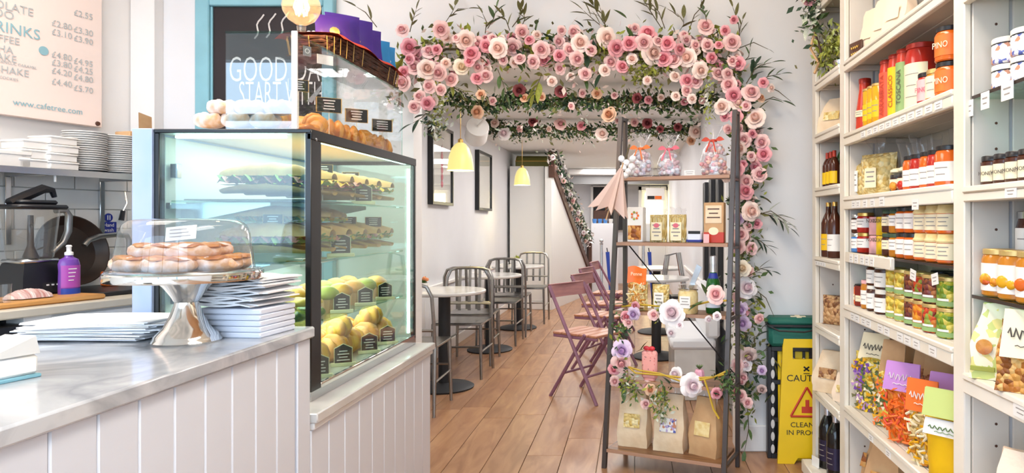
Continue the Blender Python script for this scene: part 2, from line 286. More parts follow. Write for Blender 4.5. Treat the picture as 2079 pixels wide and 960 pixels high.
bt = struct('trim_1'); MB().use(M['wall']).box(-2.71, -2.58, 3.7, 3.8, 0, WT, c=.004).build('pipe_boxing', bt); MB().use(M['wall_cool']).box(-2.58, -2.40, 3.77, 3.8, 0, WT, c=.004).build('cover_panel', bt)
sbox('baseboard_right', M['white'], .56, 1.22, 3.782, 3.8, 0, .145, c=.006)
sbox('wall_right', M['wall'], 1.24, 1.36, -1.7, 3.8, 0, WT)
# kitchen frame: along u, into the wall w
KA = R(15.4); KU = Vector((math.sin(KA), math.cos(KA), 0)); KN = Vector((math.cos(KA), -math.sin(KA), 0)); KO = Vector((-2.35, 2.55, 0)); KR = PI / 2 - KA
def K(px, d, z=0):
    k = (px - CX) / F; t = (k * (KO.y - d * KN.y) - KO.x + d * KN.x) / (KU.x - k * KU.y)
    return KO + KU * t - KN * d + Vector((0, 0, z))
def Kt(px, d):
    return (K(px, d) - KO).dot(KU)
wl = struct('wall_left'); wl.location = KO; wl.rotation_euler = (0, 0, KR)
MB().use(M['wall']).box(-4.6, Kt(290, .65) + .02, .66, .8, 0, WT).build('wall_plaster', wl)
MB().use(M['grout']).box(-1.2, Kt(290, .65), .652, .66, .93, 1.62).build('grout_bed', wl)
tm = MB().use(M['tile']).box(0, .262, 0, .008, 0, .094, c=.002).mesh('tile'); tms = MB().use(M['tile']).box(0, .128, 0, .008, 0, .094, c=.002).mesh('tile')
tend = Kt(290, .65)
for j in range(7):
    x = -1.0 + (.133 if j % 2 else 0)
    if j % 2: inst(tms, 'tile', wl, (x - .133, .644, .935 + j * .098))
    while x + .262 < tend: inst(tm, 'tile', wl, (x, .644, .935 + j * .098)); x += .266
    if tend - x > .03: MB().use(M['tile']).box(0, tend - x, 0, .008, 0, .094, c=.002).build('tile', wl, (x, .644, .935 + j * .098))
sbox('ceiling', M['ceil'], -4.8, 1.4, -1.8, 3.95, WT - .02, WT + .1)
# shop front behind the viewer: glazing bars and low wall
fr = struct('window_1')
MB().use(M['white']).box(-4.8, 1.36, -1.8, -1.68, 0, .35).build('low_wall', fr); MB().use(M['white']).box(-4.8, 1.36, -1.8, -1.68, 2.75, 3.0).build('window_head', fr)
for x in (-4.75, -3.1, -1.5, .1, 1.3): MB().use(M['teal']).box(x - .04, x + .04, -1.78, -1.7, .35, 2.75, c=.005).build('window_mullion', fr)
MB().use(M['teal']).box(-4.75, 1.3, -1.77, -1.71, 2.2, 2.26, c=.005).build('window_transom', fr)
sbox('street', M['grey'], -30, 30, -40, -1.85, -.3, -.1)
# hall beyond the opening
hl = struct('wall_hall_left'); MB().use(M['wall_cool']).box(-1.97, -1.85, 3.95, 14.4, 0, 2.4).build('wall_plaster', hl)
wm = MB().use(M['wall_cool']).box(0, .012, 0, .112, .1, .66, c=.003).mesh('wainscot_board'); y = 3.96
while y < 9.9: inst(wm, 'wainscot_board', hl, (-1.85, y, 0)); y += .116
MB().use(M['white']).box(-1.85, -1.82, 3.96, 9.95, .655, .69, c=.006).build('dado_rail', hl)
sbox('baseboard_hall', M['white'], -1.85, -1.828, 3.96, 9.95, 0, .1, c=.004)
hr = struct('wall_hall_right'); MB().use(M['wall_cool']).box(.66, .76, 3.95, 14.4, 0, 2.4).build('wall_plaster', hr)
MB().use(M['grey']).box(.63, .66, 3.96, 9, 0, .13, c=.004).build('skirting', hr); MB().use(M['white']).box(.635, .66, 3.96, 9, .66, .7, c=.006).build('dado_rail', hr)
sbox('ceiling_hall', M['ceil'], -1.97, .76, 3.95, 14.4, 2.3, 2.4)
sbox('trim_2', M['white'], -1.3, .66, 13.3, 13.6, 2.17, 2.3, c=.02); sbox('trim_3', M['grey'], -1.3, .66, 13.4, 13.6, 2.0, 2.17)
sbox('wall_far', M['wall_cool'], -1.9, .7, 14.2, 14.4, 0, 2.4)
# ================================================================ serving counter
ct = thing('serving_counter', 'white panelled serving counter with a thick grey marble top', 'counter')
part('marble_top', ct, M['marble'], -1.74, -1.0, .35, 2.157, .9, .935, c=.005)
part('carcass', ct, M['white'], -1.70, -1.045, .4, 2.12, .0, .9)
part('corner_post', ct, M['board_white'], -1.04, -1.012, 2.07, 2.15, 0, .899, c=.003)
y = 2.066; bm_ = MB().use(M['board_white']).box(0, .02, 0, .1065, 0, .899, c=.0035).mesh('panel_board')
while y > .5: y -= .1085; inst(bm_, 'panel_board', ct, (-1.036, y, 0))
dc = thing('display_counter', 'low white panelled counter under the glass display case with a stone ledge', 'counter')
part('stone_ledge', dc, M['stone_top'], -1.70, -.995, 2.162, 3.44, .628, .66, c=.004)
part('ledge_trim', dc, M['white'], -1.06, -1.006, 2.165, 3.435, .606, .628, c=.003)
part('carcass', dc, M['white'], -1.70, -1.045, 2.17, 3.41, 0, .628)
y = 2.165; bm_ = MB().use(M['board_white']).box(0, .02, 0, .1235, 0, .605, c=.0035).mesh('panel_board')
for i in range(10): inst(bm_, 'panel_board', dc, (-1.036, y, 0)); y += .1262
part('end_board', dc, M['board_white'], -1.70, -1.02, 3.412, 3.43, 0, .605)
# ================================================================ display case
X0, X1, Y0, Y1, Z0, Z1 = -1.605, -1.08, 2.3, 3.4, .66, 1.57
dcase = thing('display_case', 'black framed glass display case of lit shelves filled with sandwiches and pastries', 'display case', (0, 0, 0))
def dp(n, m, *a, c=.002): return part(n, dcase, M[m], *a, c=c)
dp('steel_panel', 'blue_steel', X0 - .066, X0, Y0 - .01, Y1, Z0, Z1 + .002)
dp('base', 'steel', X0, X1, Y0, Y1, Z0, Z0 + .035)
dp('deck', 'stone_top', X0 + .015, X1 - .03, Y0 + .03, Y1 - .03, Z0 + .036, .70)
dp('back_panel', 'door_white', X0, X0 + .012, Y0 + .04, Y1, Z0 + .036, Z1 - .02)
dp('top_panel', 'white', X0, X1, Y0, Y1, Z1 - .012, Z1)
for x0, x1, y0, y1, wd in ((X1 - .02, X1, Y0, Y0 + .075, 0), (X0, X0 + .018, Y0, Y0 + .03, 0), (X1 - .02, X1, Y1 - .02, Y1, 0), (X0, X0 + .03, Y1 - .03, Y1, 0)):
    dp('post', 'black_frame', x0, x1, y0, y1, Z0 + .03, Z1 - .012)
dp('top_rail', 'black_frame', X1 - .014, X1 + .002, Y0, Y1, Z1 - .034, Z1 + .001); dp('top_rail', 'black_frame', X0, X1, Y0 - .002, Y0 + .012, Z1 - .012, Z1 + .001)
dp('top_rail', 'black_frame', X0, X1, Y1 - .012, Y1, Z1 - .03, Z1 + .001)
def pane(par, name, m, a, b, c_, d, t=(.004, 0, 0)): 
    o = MB().use(M[m]).box(a[0], b[0], a[1], b[1], a[2], b[2]).build(name, par); return o
pane(dcase, 'side_glass', 'glass_case', (X1 - .008, Y0 + .075, Z0 + .035), (X1 - .003, Y1 - .02, Z1 - .034), 0, 0)
pane(dcase, 'end_glass', 'glass_end', (X0 + .018, Y0 + .003, Z0 + .035), (X1 - .02, Y0 + .008, Z1 - .012), 0, 0)
pane(dcase, 'end_glass', 'glass_case', (X0 + .03, Y1 - .01, Z0 + .035), (X1 - .02, Y1 - .005, Z1 - .03), 0, 0)
dp('light_strip', 'led', X1 - .03, X1 - .018, Y1 - .045, Y1 - .033, Z0 + .06, Z1 - .05)
dp('light_strip', 'led', X1 - .045, X1 - .03, Y0 + .1, Y1 - .05, Z1 - .03, Z1 - .018)
dp('light_strip', 'led', X0 + .05, X1 - .1, Y0 + .03, Y0 + .042, Z1 - .026, Z1 - .016)
dp('glass_channel', 'chrome', X1 - .012, X1 + .001, Y0 + .075, Y1 - .02, Z0 + .03, Z0 + .048)
dp('screw', 'steel', X1, X1 + .003, Y0 + .03, Y0 + .04, Z1 - .035, Z1 - .025, c=.001)
SH = (1.335, 1.125, .905)
for z in SH:
    dp('shelf', 'glass_shelf', X0 + .03, X1 - .05, Y0 + .04, Y1 - .04, z - .008, z)
    dp('shelf_rail', 'steel', X0 + .012, X0 + .03, Y0 + .04, Y1 - .04, z - .03, z - .008)
    for yy in (Y0 + .12, Y0 + .6, Y1 - .12):
        MB().use(M['steel']).poly([(X0 + .012, yy, z - .008), (X1 - .2, yy, z - .008), (X1 - .2, yy, z - .016), (X0 + .012, yy, z - .08)]).poly([(X0 + .012, yy + .003, z - .008), (X0 + .012, yy + .003, z - .08), (X1 - .2, yy + .003, z - .016), (X1 - .2, yy + .003, z - .008)]).build('bracket', dcase)
for z in (.78, .98, 1.19, 1.41):
    dp('upright_clip', 'steel', X0 + .02, X0 + .045, Y0 + .05, Y0 + .075, z, z + .05)
area('display_case_light', (-1.34, 2.85, 1.55), (0, 0, 0), .35, .95, 4, (.9, 1, .96)); area('display_case_light', (-1.34, 2.85, 1.11), (0, 0, 0), .3, .9, 5.0, (.9, 1, .94))
area('display_case_light', (-1.34, 2.85, .893), (0, 0, 0), .3, .9, 5.5, (.93, 1, .86))
# food builders
def baguette_mesh(i):
    g = random.Random(i); b = MB(); L_ = .27; ex = {}
    for half, z0, zz in ((0, 0, .020), (1, .038, .030)):
        b.use(M['crust'])
        def fn(u, v):
            t = PI * v; r = .044 * (math.sin(PI * min(max(u, .03), .97)) ** .35) * (1 + .05 * math.sin(u * 25 + i))
            x = (u - .5) * L_
            return (x, -math.cos(t) * r, z0 + (math.sin(t) * zz if half else -math.sin(t) * zz * .9 + .02) * (r / .044))
        b.grid(fn, 14, 8)
        b.use(M['crumb']); b.grid(lambda u, v: ((u - .5) * L_, (v * 2 - 1) * .044 * (math.sin(PI * min(max(u, .03), .97)) ** .35), z0 + (0 if half else .02)), 10, 2)
    return b.mesh('bread')
def ruffle(m, i, L_=.25, w_=.048, z=.03, amp=.008):
    g = random.Random(i); ph = g.uniform(0, 6)
    b = MB().use(M[m]); b.grid(lambda u, v: ((u - .5) * L_, (v - .5) * 2 * w_ * (1 + .12 * math.sin(u * 17 + ph)), z + amp * math.sin(u * 38 + ph) * abs(v - .5) * 2 + .004 * math.sin(v * 9)), 26, 6); return b.mesh('filling')
BG = [baguette_mesh(i) for i in range(3)]; RF = {m: ruffle(m, i) for i, m in enumerate(('ham', 'lettuce', 'cheese', 'tomato'))}
def sandwich(loc, rz, fills, label, grp, k=0, s=1):
    t = thing('baguette_sandwich', label, 'sandwich', loc, rz, grp); inst(BG[k % 3], 'bread', t, (0, 0, 0)); t.scale = (s, s * 1.15, s * 1.35)
    for q, f_ in enumerate(fills): inst(RF[f_], f_ if f_ != 'ham' else 'ham_slice', t, (0, 0, q * .004 - .002))
    return t
fl_l = [['ham', 'lettuce'], ['lettuce', 'cheese'], ['ham', 'cheese'], ['lettuce', 'tomato', 'ham']]
def croissant_mesh(i, m='croissant'):
    b = MB().use(M[m]); n = 48; rows = []
    for a in range(n + 1):
        u = a / n; th = R(-75 + 150 * u); c = Vector((math.sin(th) * .055, (1 - math.cos(th)) * .05, .0)); env = math.sin(PI * u) ** .6
        r = .036 * env * (.82 + .30 * abs(math.sin(u * PI * 5.5)) ** .6) + .003; d = Vector((math.cos(th), math.sin(th), 0)); s_ = Vector((-d.y, d.x, 0))
        rows.append([b.av(c + s_ * r * math.cos(2 * PI * k / 10) + Vector((0, 0, r * .95 * (1 + math.sin(2 * PI * k / 10))))) for k in range(10)])
    for j_, (p_, q_) in enumerate(zip(rows, rows[1:])):
        b.use(M['crust' if abs(math.sin((j_ + .5) / n * PI * 5.5)) > .8 else m])
        for k in range(10): b.af(p_[k], q_[k], q_[(k + 1) % 10], p_[(k + 1) % 10])
    b.af(*rows[0]); b.af(*rows[-1][::-1]); return b.mesh('croissant', 60)
CRM = [croissant_mesh(0), croissant_mesh(1, 'croissant_y')]
def puff_mesh(m, i, rx=.05, ry=.036, h=.03):
    g = random.Random(i); b = MB().use(M[m]); ph = g.uniform(0, 6)
    def fn(u, v):
        th = 2 * PI * u; rr = math.sin(PI * v) ** .7; wob = 1 + .05 * math.sin(3 * th + ph) + .03 * math.sin(7 * th)
        return (rx * rr * math.cos(th) * wob, ry * rr * math.sin(th) * wob, h * .5 - h * .5 * math.cos(PI * v) + (.006 * math.sin(5 * th + ph) if v > .5 else 0) * rr)
    b.grid(fn, 20, 10); return b.mesh('pastry', 60)
def muffin_mesh(m, wrap=True):
    b = MB(); b.use(M['crust'] if not wrap else M['kraft']); n = 24
    for a in range(n):
        t0, t1 = 2 * PI * a / n, 2 * PI * (a + 1) / n; q = (1.0, .93) if a % 2 else (.93, 1.0)
        b.poly([(.024 * q[0] * math.cos(t0), .024 * q[0] * math.sin(t0), 0), (.024 * q[1] * math.cos(t1), .024 * q[1] * math.sin(t1), 0), (.034 * q[1] * math.cos(t1), .034 * q[1] * math.sin(t1), .045), (.034 * q[0] * math.cos(t0), .034 * q[0] * math.sin(t0), .045)])
    b.use(M[m]); b.lathe([(.033, .042), (.04, .052), (.037, .066), (.024, .078), (.008, .083), (0, .083)], 16); return b.mesh('muffin', 60)
PUF = {m: puff_mesh(m, i) for i, m in enumerate(('sugar', 'croissant', 'crust', 'veg_green', 'croissant_y'))}; MUF = {m: muffin_mesh(m) for m in ('croissant_y', 'crust', 'leaf_lime')}
def food(kind, me, loc, rz, label, cat, grp, s=1, tilt=0):
    o = inst(me, kind, None, loc, (tilt, 0, rz), s); return tag(o, label, cat, grp)
# tags
def house_tag(loc, rz, label, stick=0, size=1, grp='chalkboard price tags in the display case', square=False):
    t = thing('price_tag', label, 'price tag', loc, rz, grp); w_, h_ = .027 * size, .05 * size
    if stick: MB().use(M['cream']).box(-.0015, .0015, -.001, .001, 0, stick).build('stick', t); z = stick
    else: MB().use(M['tag_base']).box(-.04 * size, .04 * size, -.008, .008, 0, .014, c=.002).build('base', t); z = .012
    b = MB(); pts = [(-w_, z), (w_, z), (w_, z + h_), (0 if not square else w_, z + h_ + (.014 * size if not square else 0)), (-w_, z + h_)]
    if square: pts = [(-w_ * 1.25, z), (w_ * 1.25, z), (w_ * 1.25, z + h_ * .85), (-w_ * 1.25, z + h_ * .85)]
    def slab(pts, y0, y1, m):
        b.use(m); f_ = [b.av((x, y0, zz)) for x, zz in pts]; k_ = [b.av((x, y1, zz)) for x, zz in pts]; b.af(*f_); b.af(*k_[::-1])
        for i in range(len(pts)): j = (i + 1) % len(pts); b.af(f_[j], f_[i], k_[i], k_[j])
    cx_ = sum(p[0] for p in pts) / len(pts); cz_ = sum(p[1] for p in pts) / len(pts)
    slab([(cx_ + (x - cx_) * 1.08, cz_ + (zz - cz_) * 1.07) for x, zz in pts], -.001, .002, M['gold_edge' if square else 'tag_base']); slab(pts, -.0025, .001, M['tag_black']); b.build('board', t)
    for q in range(4): 
        ww = w_ * rnd.uniform(.45, .75); zz = z + h_ * (.78 - .2 * q) * (.85 if square else 1); MB().use(M['chalk']).box(-ww, ww, -.0032, -.0026, zz, zz + .0035 * size).build('chalk_line', t)
    return t
# top shelf of baguettes
z = SH[0] + .002
for i in range(6):
    y = Y0 + .13 + i * .155; sandwich((-1.29, y, z + .022), R(rnd.uniform(-6, 6)), fl_l[i % 4], f'ham baguette sandwich on the top case shelf, {ORD[i]} from the black post', 'baguette sandwiches on the top shelf', i, 1.2)
dp('tray', 'black', X0 + .06, X1 - .06, Y0 + .06, Y0 + .5, SH[0], SH[0] + .004)
z = SH[1] + .002
for i in range(6):
    y = Y0 + .12 + i * .155; sandwich((-1.29, y, z + .022), R(rnd.uniform(-8, 8)), ['lettuce', 'cheese', 'lettuce'] if i % 2 else ['lettuce', 'ham'], f'green salad baguette flat on the second case shelf, {ORD[i]} from the black post', 'salad baguettes on the second shelf', i, 1.2)
    if i < 3: sandwich((-1.30, y + .07, z + .105), R(rnd.uniform(-14, 14)), ['lettuce', 'cheese'], f'salad baguette piled on the others, second case shelf, {ORD[i]} from the black post', 'salad baguettes on the second shelf', i + 1, .95)
z = SH[2] + .002; kinds = ['croissant_y', 'crust', 'leaf_lime']
for i in range(7):
    for j in range(2):
        y = Y0 + .14 + i * .13; x = -1.21 - j * .13
        if j == 0 and i < 2: o = food('vegetable_tart', PUF['veg_green'], (x, y, z), rnd.uniform(0, 3), f'round green vegetable tart on the third shelf, {["nearest the black post", "second from the black post"][i]}', 'tart', 'vegetable tarts', 1.35)
        else:
            k_ = kinds[(i + j) % 3]; o = food('muffin', MUF[k_], (x, y, z), 0, f'{dict(croissant_y="golden", crust="brown", leaf_lime="green")[k_]} muffin on the third shelf, {["front", "rear"][j]} row, {ORD[i]} from the black post', 'muffin', 'muffins on the third shelf', 1.25)
food('orange_cake', puff_mesh('cheese', 9, .07, .06, .035), (-1.2, Y0 + .2, SH[2] + .05), .4, 'orange topped flat cake on the third shelf above the green tarts', 'cake', None, .9)
z = .702
for i in range(6):
    for j in range(2):
        y = Y0 + .16 + i * .165; x = -1.22 - j * .16
        food('croissant', CRM[(i + j) % 2], (x, y, z), rnd.uniform(-.6, .6) + (PI / 2 if j == 0 else 2), f'glossy croissant on the case floor, {["front", "rear"][j]} row, {ORD[i]} from the black post', 'croissant', 'croissants on the case floor', 1.35)
        if i % 2 == 0: food('croissant', CRM[1 - j], (x - .01, y + .08, z + .075), rnd.uniform(-.6, .6) + PI / 2, f'glossy croissant piled on the {["front", "rear"][j]} row of the case floor above the {ORD[i]} one', 'croissant', 'croissants on the case floor', 1.25)
tg = 0
def case_tag(px, pz, X, label, **k):
    D = F * X / (px - CX); return house_tag((X, D, pz), R(25) if X > -1.2 else R(15), label, **k)
case_tag(738, SH[0], -1.14, 'black chalk tag on a pale block at the front of the top shelf', size=1.15)
case_tag(655, SH[0], -1.18, 'chalk tag on a tall stick beside the black post on the top shelf', stick=.1, square=True)
case_tag(712, SH[0] + .02, -1.3, 'chalk tag on a stick behind the top shelf baguettes', stick=.09, square=True)
case_tag(692, SH[1], -1.15, 'black chalk tag on a pale block at the front of the second shelf', size=1.25)
case_tag(706, SH[1] + .03, -1.26, 'square chalk tag on a stick in the second shelf baguettes, nearer the black post', stick=.085, square=True)
case_tag(758, SH[1] + .03, -1.2, 'square chalk tag on a stick in the second shelf baguettes, nearer the far end', stick=.085, square=True)
for i, px in enumerate((694, 742, 782)): case_tag(px, SH[2], -1.145, f'house shaped chalk tag at the third shelf edge, {ORD[i]} from the black post', size=1.05)
for i, px in enumerate((648, 697, 750, 787)): case_tag(px, .7, -1.135, f'house shaped chalk tag on the case floor, {ORD[i]} from the black post', size=1.15)
t_ = house_tag((-1.27, 2.42, SH[1] + .03), 0, 'green tinted chalk tag facing the end glass on the second shelf', stick=.09, square=True)
# ================================================================ upper glass box
ub = thing('glass_box', 'frameless glass box of pastries standing on the black display case', 'glass case', (0, 0, 0))
bx0, bx1, by0, by1, bz0, bz1 = -1.377, -1.142, 2.32, 3.38, 1.572, 1.895
for n_, a in (('side_pane', (bx1 - .005, bx1, by0, by1, bz0, bz1)), ('front_pane', (bx0, bx1 - .005, by0, by0 + .005, bz0, bz1)), ('rear_pane', (bx0, bx1 - .005, by1 - .005, by1, bz0, bz1)), ('top_pane', (bx0, bx1, by0, by1, bz1, bz1 + .006))):
    MB().use(M['glass_front' if n_ == 'front_pane' else 'glass_clear']).box(*a).build(n_, ub)
MB().use(M['white']).box(bx1 - .012, bx1 + .008, by0 - .006, by0 + .002, bz0, bz1 + .008, c=.002).build('corner_strip', ub)
MB().use(M['glass_shelf']).box(bx0, bx1, by0 - .003, by0, bz1, bz1 + .007).build('edge_strip', ub); MB().use(M['glass_shelf']).box(bx1, bx1 + .003, by0, by1, bz1 - .001, bz1 + .006).build('edge_strip', ub); MB().use(M['glass_shelf']).box(bx1, bx1 + .002, by1 - .004, by1, bz0, bz1).build('edge_strip', ub)
part('tray', ub, M['kraft'], bx0 + .02, bx1 - .012, by0 + .03, by1 - .03, bz0, bz0 + .008)
for j in range(3):
    for i in range(3 if j else 3):
        x = -1.46 + i * .095 + (j % 2) * .04; yy = 2.37
        if j < 2: food('sugared_bun', PUF['sugar'], (x, yy + .012 * j, bz0 + .01 + j * .046), rnd.uniform(-.3, .3), f'sugar dusted bun in the glass box, {["lower", "upper"][j]} layer, {ORD[i]} from the left', 'bun', 'sugar dusted buns', (1.05, 1.1, 1.7))
for i in range(11):
    for j in range(2):
        food('golden_pastry', CRM[j] if (i + j) % 2 else PUF['croissant'], (-1.20 - j * .085, 2.50 + i * .078, bz0 + .012), rnd.uniform(0, 3), f'golden pastry in the glass box, {["aisle side", "inner"][j]} row, {ORD[i]} from the near end', 'pastry', 'golden pastries in the glass box', 1.05)
for i, (px, lab) in enumerate(((606, 'gold edged chalk tag beside the corner strip of the glass box'), (668, 'largest chalk tag with a gold edge in the glass box'), (724, 'second gold edged chalk tag from the far end of the glass box'), (776, 'farthest gold edged chalk tag in the glass box'))):
    D = F * -1.165 / (px - CX); house_tag((-1.165, D, bz0 + .012), R(32), lab, stick=.095 if i else .13, square=True, size=1.25 if i else .9, grp=None)
for i in range(2):
    me = MB().use(M['lbl_white']).box(-.05, .05, -.001, .001, 0, .05, c=.0005)
tt = thing('white_card', 'small white card taped inside the glass box top below the basket', 'card', (-1.15, 2.56, 1.845), R(50)); MB().use(M['lbl_white']).box(-.03, .03, -.001, .001, 0, .035).build('card_sheet', tt)
tt = thing('folded_receipt', 'dark square sticker on the glass box beside the white card', 'sticker', (-1.155, 2.43, 1.845), R(50)); MB().use(M['grey']).box(-.014, .014, -.001, .001, 0, .035).build('sticker_sheet', tt); MB().use(M['white']).lathe([(.006, 0), (.009, 0)], 12, cap=False).build('camera_icon', tt, (0, -.0015, .018), (R(90), 0, 0))
# basket
bk = thing('wicker_basket', 'dark brown woven wicker basket lined with red cloth on the glass box', 'basket', (-1.245, 3.0, 1.902))
bw, bl, bh = .105, .33, .075
for lv in range(6):
    z = .006 + lv * .0125; pts = []; e = 1 + .10 * lv / 6
    for a in range(61):
        th = 2 * PI * a / 60; cx_, sy_ = math.cos(th), math.sin(th); q = .42
        pts.append((math.copysign(abs(cx_) ** q, cx_) * bw * e + .003 * math.cos(a * PI + lv * PI) * cx_, math.copysign(abs(sy_) ** q, sy_) * bl * e + .003 * math.cos(a * PI + lv * PI) * sy_, z))
    MB().use(M['wicker']).tube(pts, .0072, 5).build('wicker_band', bk)
part('basket_floor', bk, M['wicker'], -bw, bw, -bl, bl, 0, .006)
st = MB().use(M['cord'])
for a in range(26):
    th = 2 * PI * (a + .5) / 26; cx_, sy_ = math.cos(th), math.sin(th); q = .42; x = math.copysign(abs(cx_) ** q, cx_) * bw * 1.06; yy = math.copysign(abs(sy_) ** q, sy_) * bl * 1.06
    st.tube([(x * 1.05, yy * 1.02, .002), (x * 1.13, yy * 1.06, .070)], .0014, 4)
o = st.build('wicker_stakes', bk); o['kind'] = 'stuff'
cl = MB().use(M['orange_cloth']); cl.grid(lambda u, v: ((u - .5) * 2 * (bw + .028) + .003 * math.sin(v * 20), (v - .5) * 2 * (bl + .035), .092 + .006 * math.sin(v * 14 + u * 3) - .022 * (abs(u - .5) * 2) ** 10 - .012 * (abs(v - .5) * 2) ** 8), 12, 24); cl.build('cloth_liner', bk)
def snack_bag(loc, rz, m, label, w_=.075, h_=.12, tilt=0, icon=None, stars=True):
    t = thing('snack_bag', label, 'snack bag', loc, 0, 'snack bags in the wicker basket', rot=(tilt, 0, rz)); b = MB().use(M[m])
    def sh(sgn): return lambda u, v: ((u - .5) * 2 * w_ * (1 - .05 * math.sin(PI * v)), sgn * .02 * (math.sin(PI * u) ** .7) * (math.sin(PI * min(max(v, .02), .98)) ** .6), v * h_)
    b.grid(sh(-1), 10, 10); b.grid(sh(1), 10, 10); b.build('bag', t)
    if stars:
        MB().use(M['gold']).lathe([(.012, 0), (.02, .0015), (0, .003)], 10).build('printed_emblem', t, (0, -.024, h_ * .32), (R(90), 0, 0))
    return t
for i, (y_, m, lab) in enumerate(((2.78, 'purple', 'small purple snack bag at the near end of the basket'), (2.88, 'purple', 'second purple snack bag in the basket, leaning on the first'), (2.99, 'purple', 'largest purple snack bag with a gold emblem in the basket'), (3.09, 'purple', 'purple snack bag just before the blue ones in the basket'), (3.20, 'blue_bag', 'bright blue snack bag in the basket'), (3.27, 'blue_bag', 'light blue snack bag with white print at the far end of the basket'))):
    b_ = snack_bag((-1.215, y_, 1.985), R(38), m, lab, .085 if i > 1 else .07, (.11, .15, .165, .15, .13, .12)[i], R(-10))
    if i == 5: text(b_, 'POPPED', .03, (0, -.023, .035), (R(90), 0, 0), M['white'])
# ================================================================ cake stand
cs = thing('cake_stand', 'polished silver pedestal cake stand holding sugared pastries on the marble counter', 'cake stand', (-1.222, 1.88, .935)); cs.scale = (.845, .845, 1)
MB().use(M['chrome']).lathe([(.098, 0), (.1, .004), (.094, .012), (.09, .02), (.066, .04), (.048, .07), (.036, .1), (.034, .108)], 40).build('base', cs)
MB().use(M['chrome']).lathe([(.033, .108), (.037, .112), (.045, .125), (.066, .15), (.084, .165), (.084, .168), (0, .168)], 40).build('neck', cs)
MB().use(M['chrome']).lathe([(0, .168), (.2, .168), (.219, .169), (.221, .173), (.221, .189), (.218, .192), (.212, .188), (0, .188)], 56).build('plate', cs)
cd = thing('cake_dome', 'clear plastic dome covering the pastries on the silver cake stand', 'dome', (-1.222, 1.88, .935 + .192)); cd.scale = (.845, .845, 1)
MB().use(M['glass_dome']).lathe([(.208, 0), (.206, .006), (.195, .008), (.189, .05), (.18, .105), (.172, .124), (.155, .137), (.12, .142), (0, .144)], 56, cap=False).build('dome_shell', cd)
MB().use(M['glass_dome']).lathe([(.2, 0), (.214, .001), (.214, .005), (.2, .006)], 56, cap=False).build('dome_rim', cd)
cc = thing('price_card', 'white handwritten card standing on the pastries under the dome', 'card', (-1.15, 1.745, 1.215), R(-6), rot=(R(-12), R(-5), R(-6)))
MB().use(M['lbl_white']).box(-.042, .042, -.001, .001, 0, .036, c=.0004).build('card_sheet', cc)
for q in range(3): MB().use(M['ink_grey']).box(-.03, .028 - q * .006, -.0018, -.0012, .009 + q * .009, .0105 + q * .009).build('written_line', cc)
sm = [puff_mesh('sugar', 20 + i, .085, .055, .044) for i in range(2)]; cm_ = puff_mesh('croissant', 31, .080, .050, .016)
pos = [(-.11, -.07, 0, .2), (.02, -.12, 0, -.1), (.12, -.05, 0, .3), (-.05, .05, 0, .7), (.09, .09, 0, -.4), (-.08, -.04, .034, -.15), (.05, -.05, .034, .12), (.02, .06, .034, .5)]
for i, (x, y_, z, rz) in enumerate(pos):
    t = thing('sugared_pastry', f'sugar dusted folded pastry under the dome, {["lower layer", "upper layer"][z > 0]}, {ORD[i if z == 0 else i - 5]} from the left', 'pastry', (-1.222 + x * .82, 1.88 + y_ * .82, .935 + .190 + z), rz, 'sugared pastries under the dome'); t.scale = (.82, .82, 1)
    inst(sm[i % 2], 'pastry_shell', t); inst(cm_, 'glazed_top', t, (0, .004, .03 if i < 5 else .028))
# ================================================================ papers and napkins
def slab(L_, W_, fz, th, nu=12, nv=8, m='paper'):
    b = MB().use(M[m]); T_ = [[b.av(((i / nu - .5) * L_, (j / nv - .5) * W_, th(i / nu) + fz(i / nu, j / nv))) for j in range(nv + 1)] for i in range(nu + 1)]
    B_ = [[b.av(((i / nu - .5) * L_, (j / nv - .5) * W_, fz(i / nu, j / nv))) for j in range(nv + 1)] for i in range(nu + 1)]
    for i in range(nu):
        for j in range(nv): b.af(T_[i][j], T_[i + 1][j], T_[i + 1][j + 1], T_[i][j + 1]); b.af(B_[i][j], B_[i][j + 1], B_[i + 1][j + 1], B_[i + 1][j])
        b.af(B_[i][0], B_[i + 1][0], T_[i + 1][0], T_[i][0]); b.af(T_[i][nv], T_[i + 1][nv], B_[i + 1][nv], B_[i][nv])
    for j in range(nv): b.af(T_[0][j], T_[0][j + 1], B_[0][j + 1], B_[0][j]); b.af(B_[nu][j], B_[nu][j + 1], T_[nu][j + 1], T_[nu][j])
    return b
pmesh = []
for i in range(4):
    ph = random.Random(50 + i).uniform(0, 6)
    pmesh.append(slab(.34, .2, lambda u, v: .0022 * math.sin(u * 4 + ph) * (v - .2) + .002 * max(0, u - .7) * math.sin(v * 9 + ph), lambda u: .0027).mesh('paper_bag'))
for i in range(15):
    o = inst(pmesh[i % 4], 'paper_bag', None, (-1.5 + rnd.uniform(-.025, .025), 1.97 + rnd.uniform(-.02, .02), .939 + i * .0031), (0, 0, R(rnd.uniform(-9, 9)) + (R(8) if i > 7 else 0)))
    tag(o, f'flat white paper bag by the cake stand, {HT[i]} in its low stack', 'paper bag', 'paper bags on the marble counter')
np_ = thing('napkin_pack', 'solid block of white napkins at the bottom of the tall stack by the black post', 'napkins', (-1.135, 2.02, .935), R(-5))
for i in range(5):
    MB().use(M['paper_in']).box(-.095, .095, -.085, .085, i * .0165, i * .0165 + .0155, c=.003).build('napkin_bundle', np_, (rnd.uniform(-.002, .002), 0, 0))
nm = []
for i in range(3):
    ph = random.Random(80 + i).uniform(0, 6)
    nm.append(slab(.225, .18, lambda u, v: .005 * (1 - u) * math.sin(v * 6 + ph) + .004 * math.sin(u * 7 + ph), lambda u: .0075 * (1 - .5 * u)).mesh('napkin'))
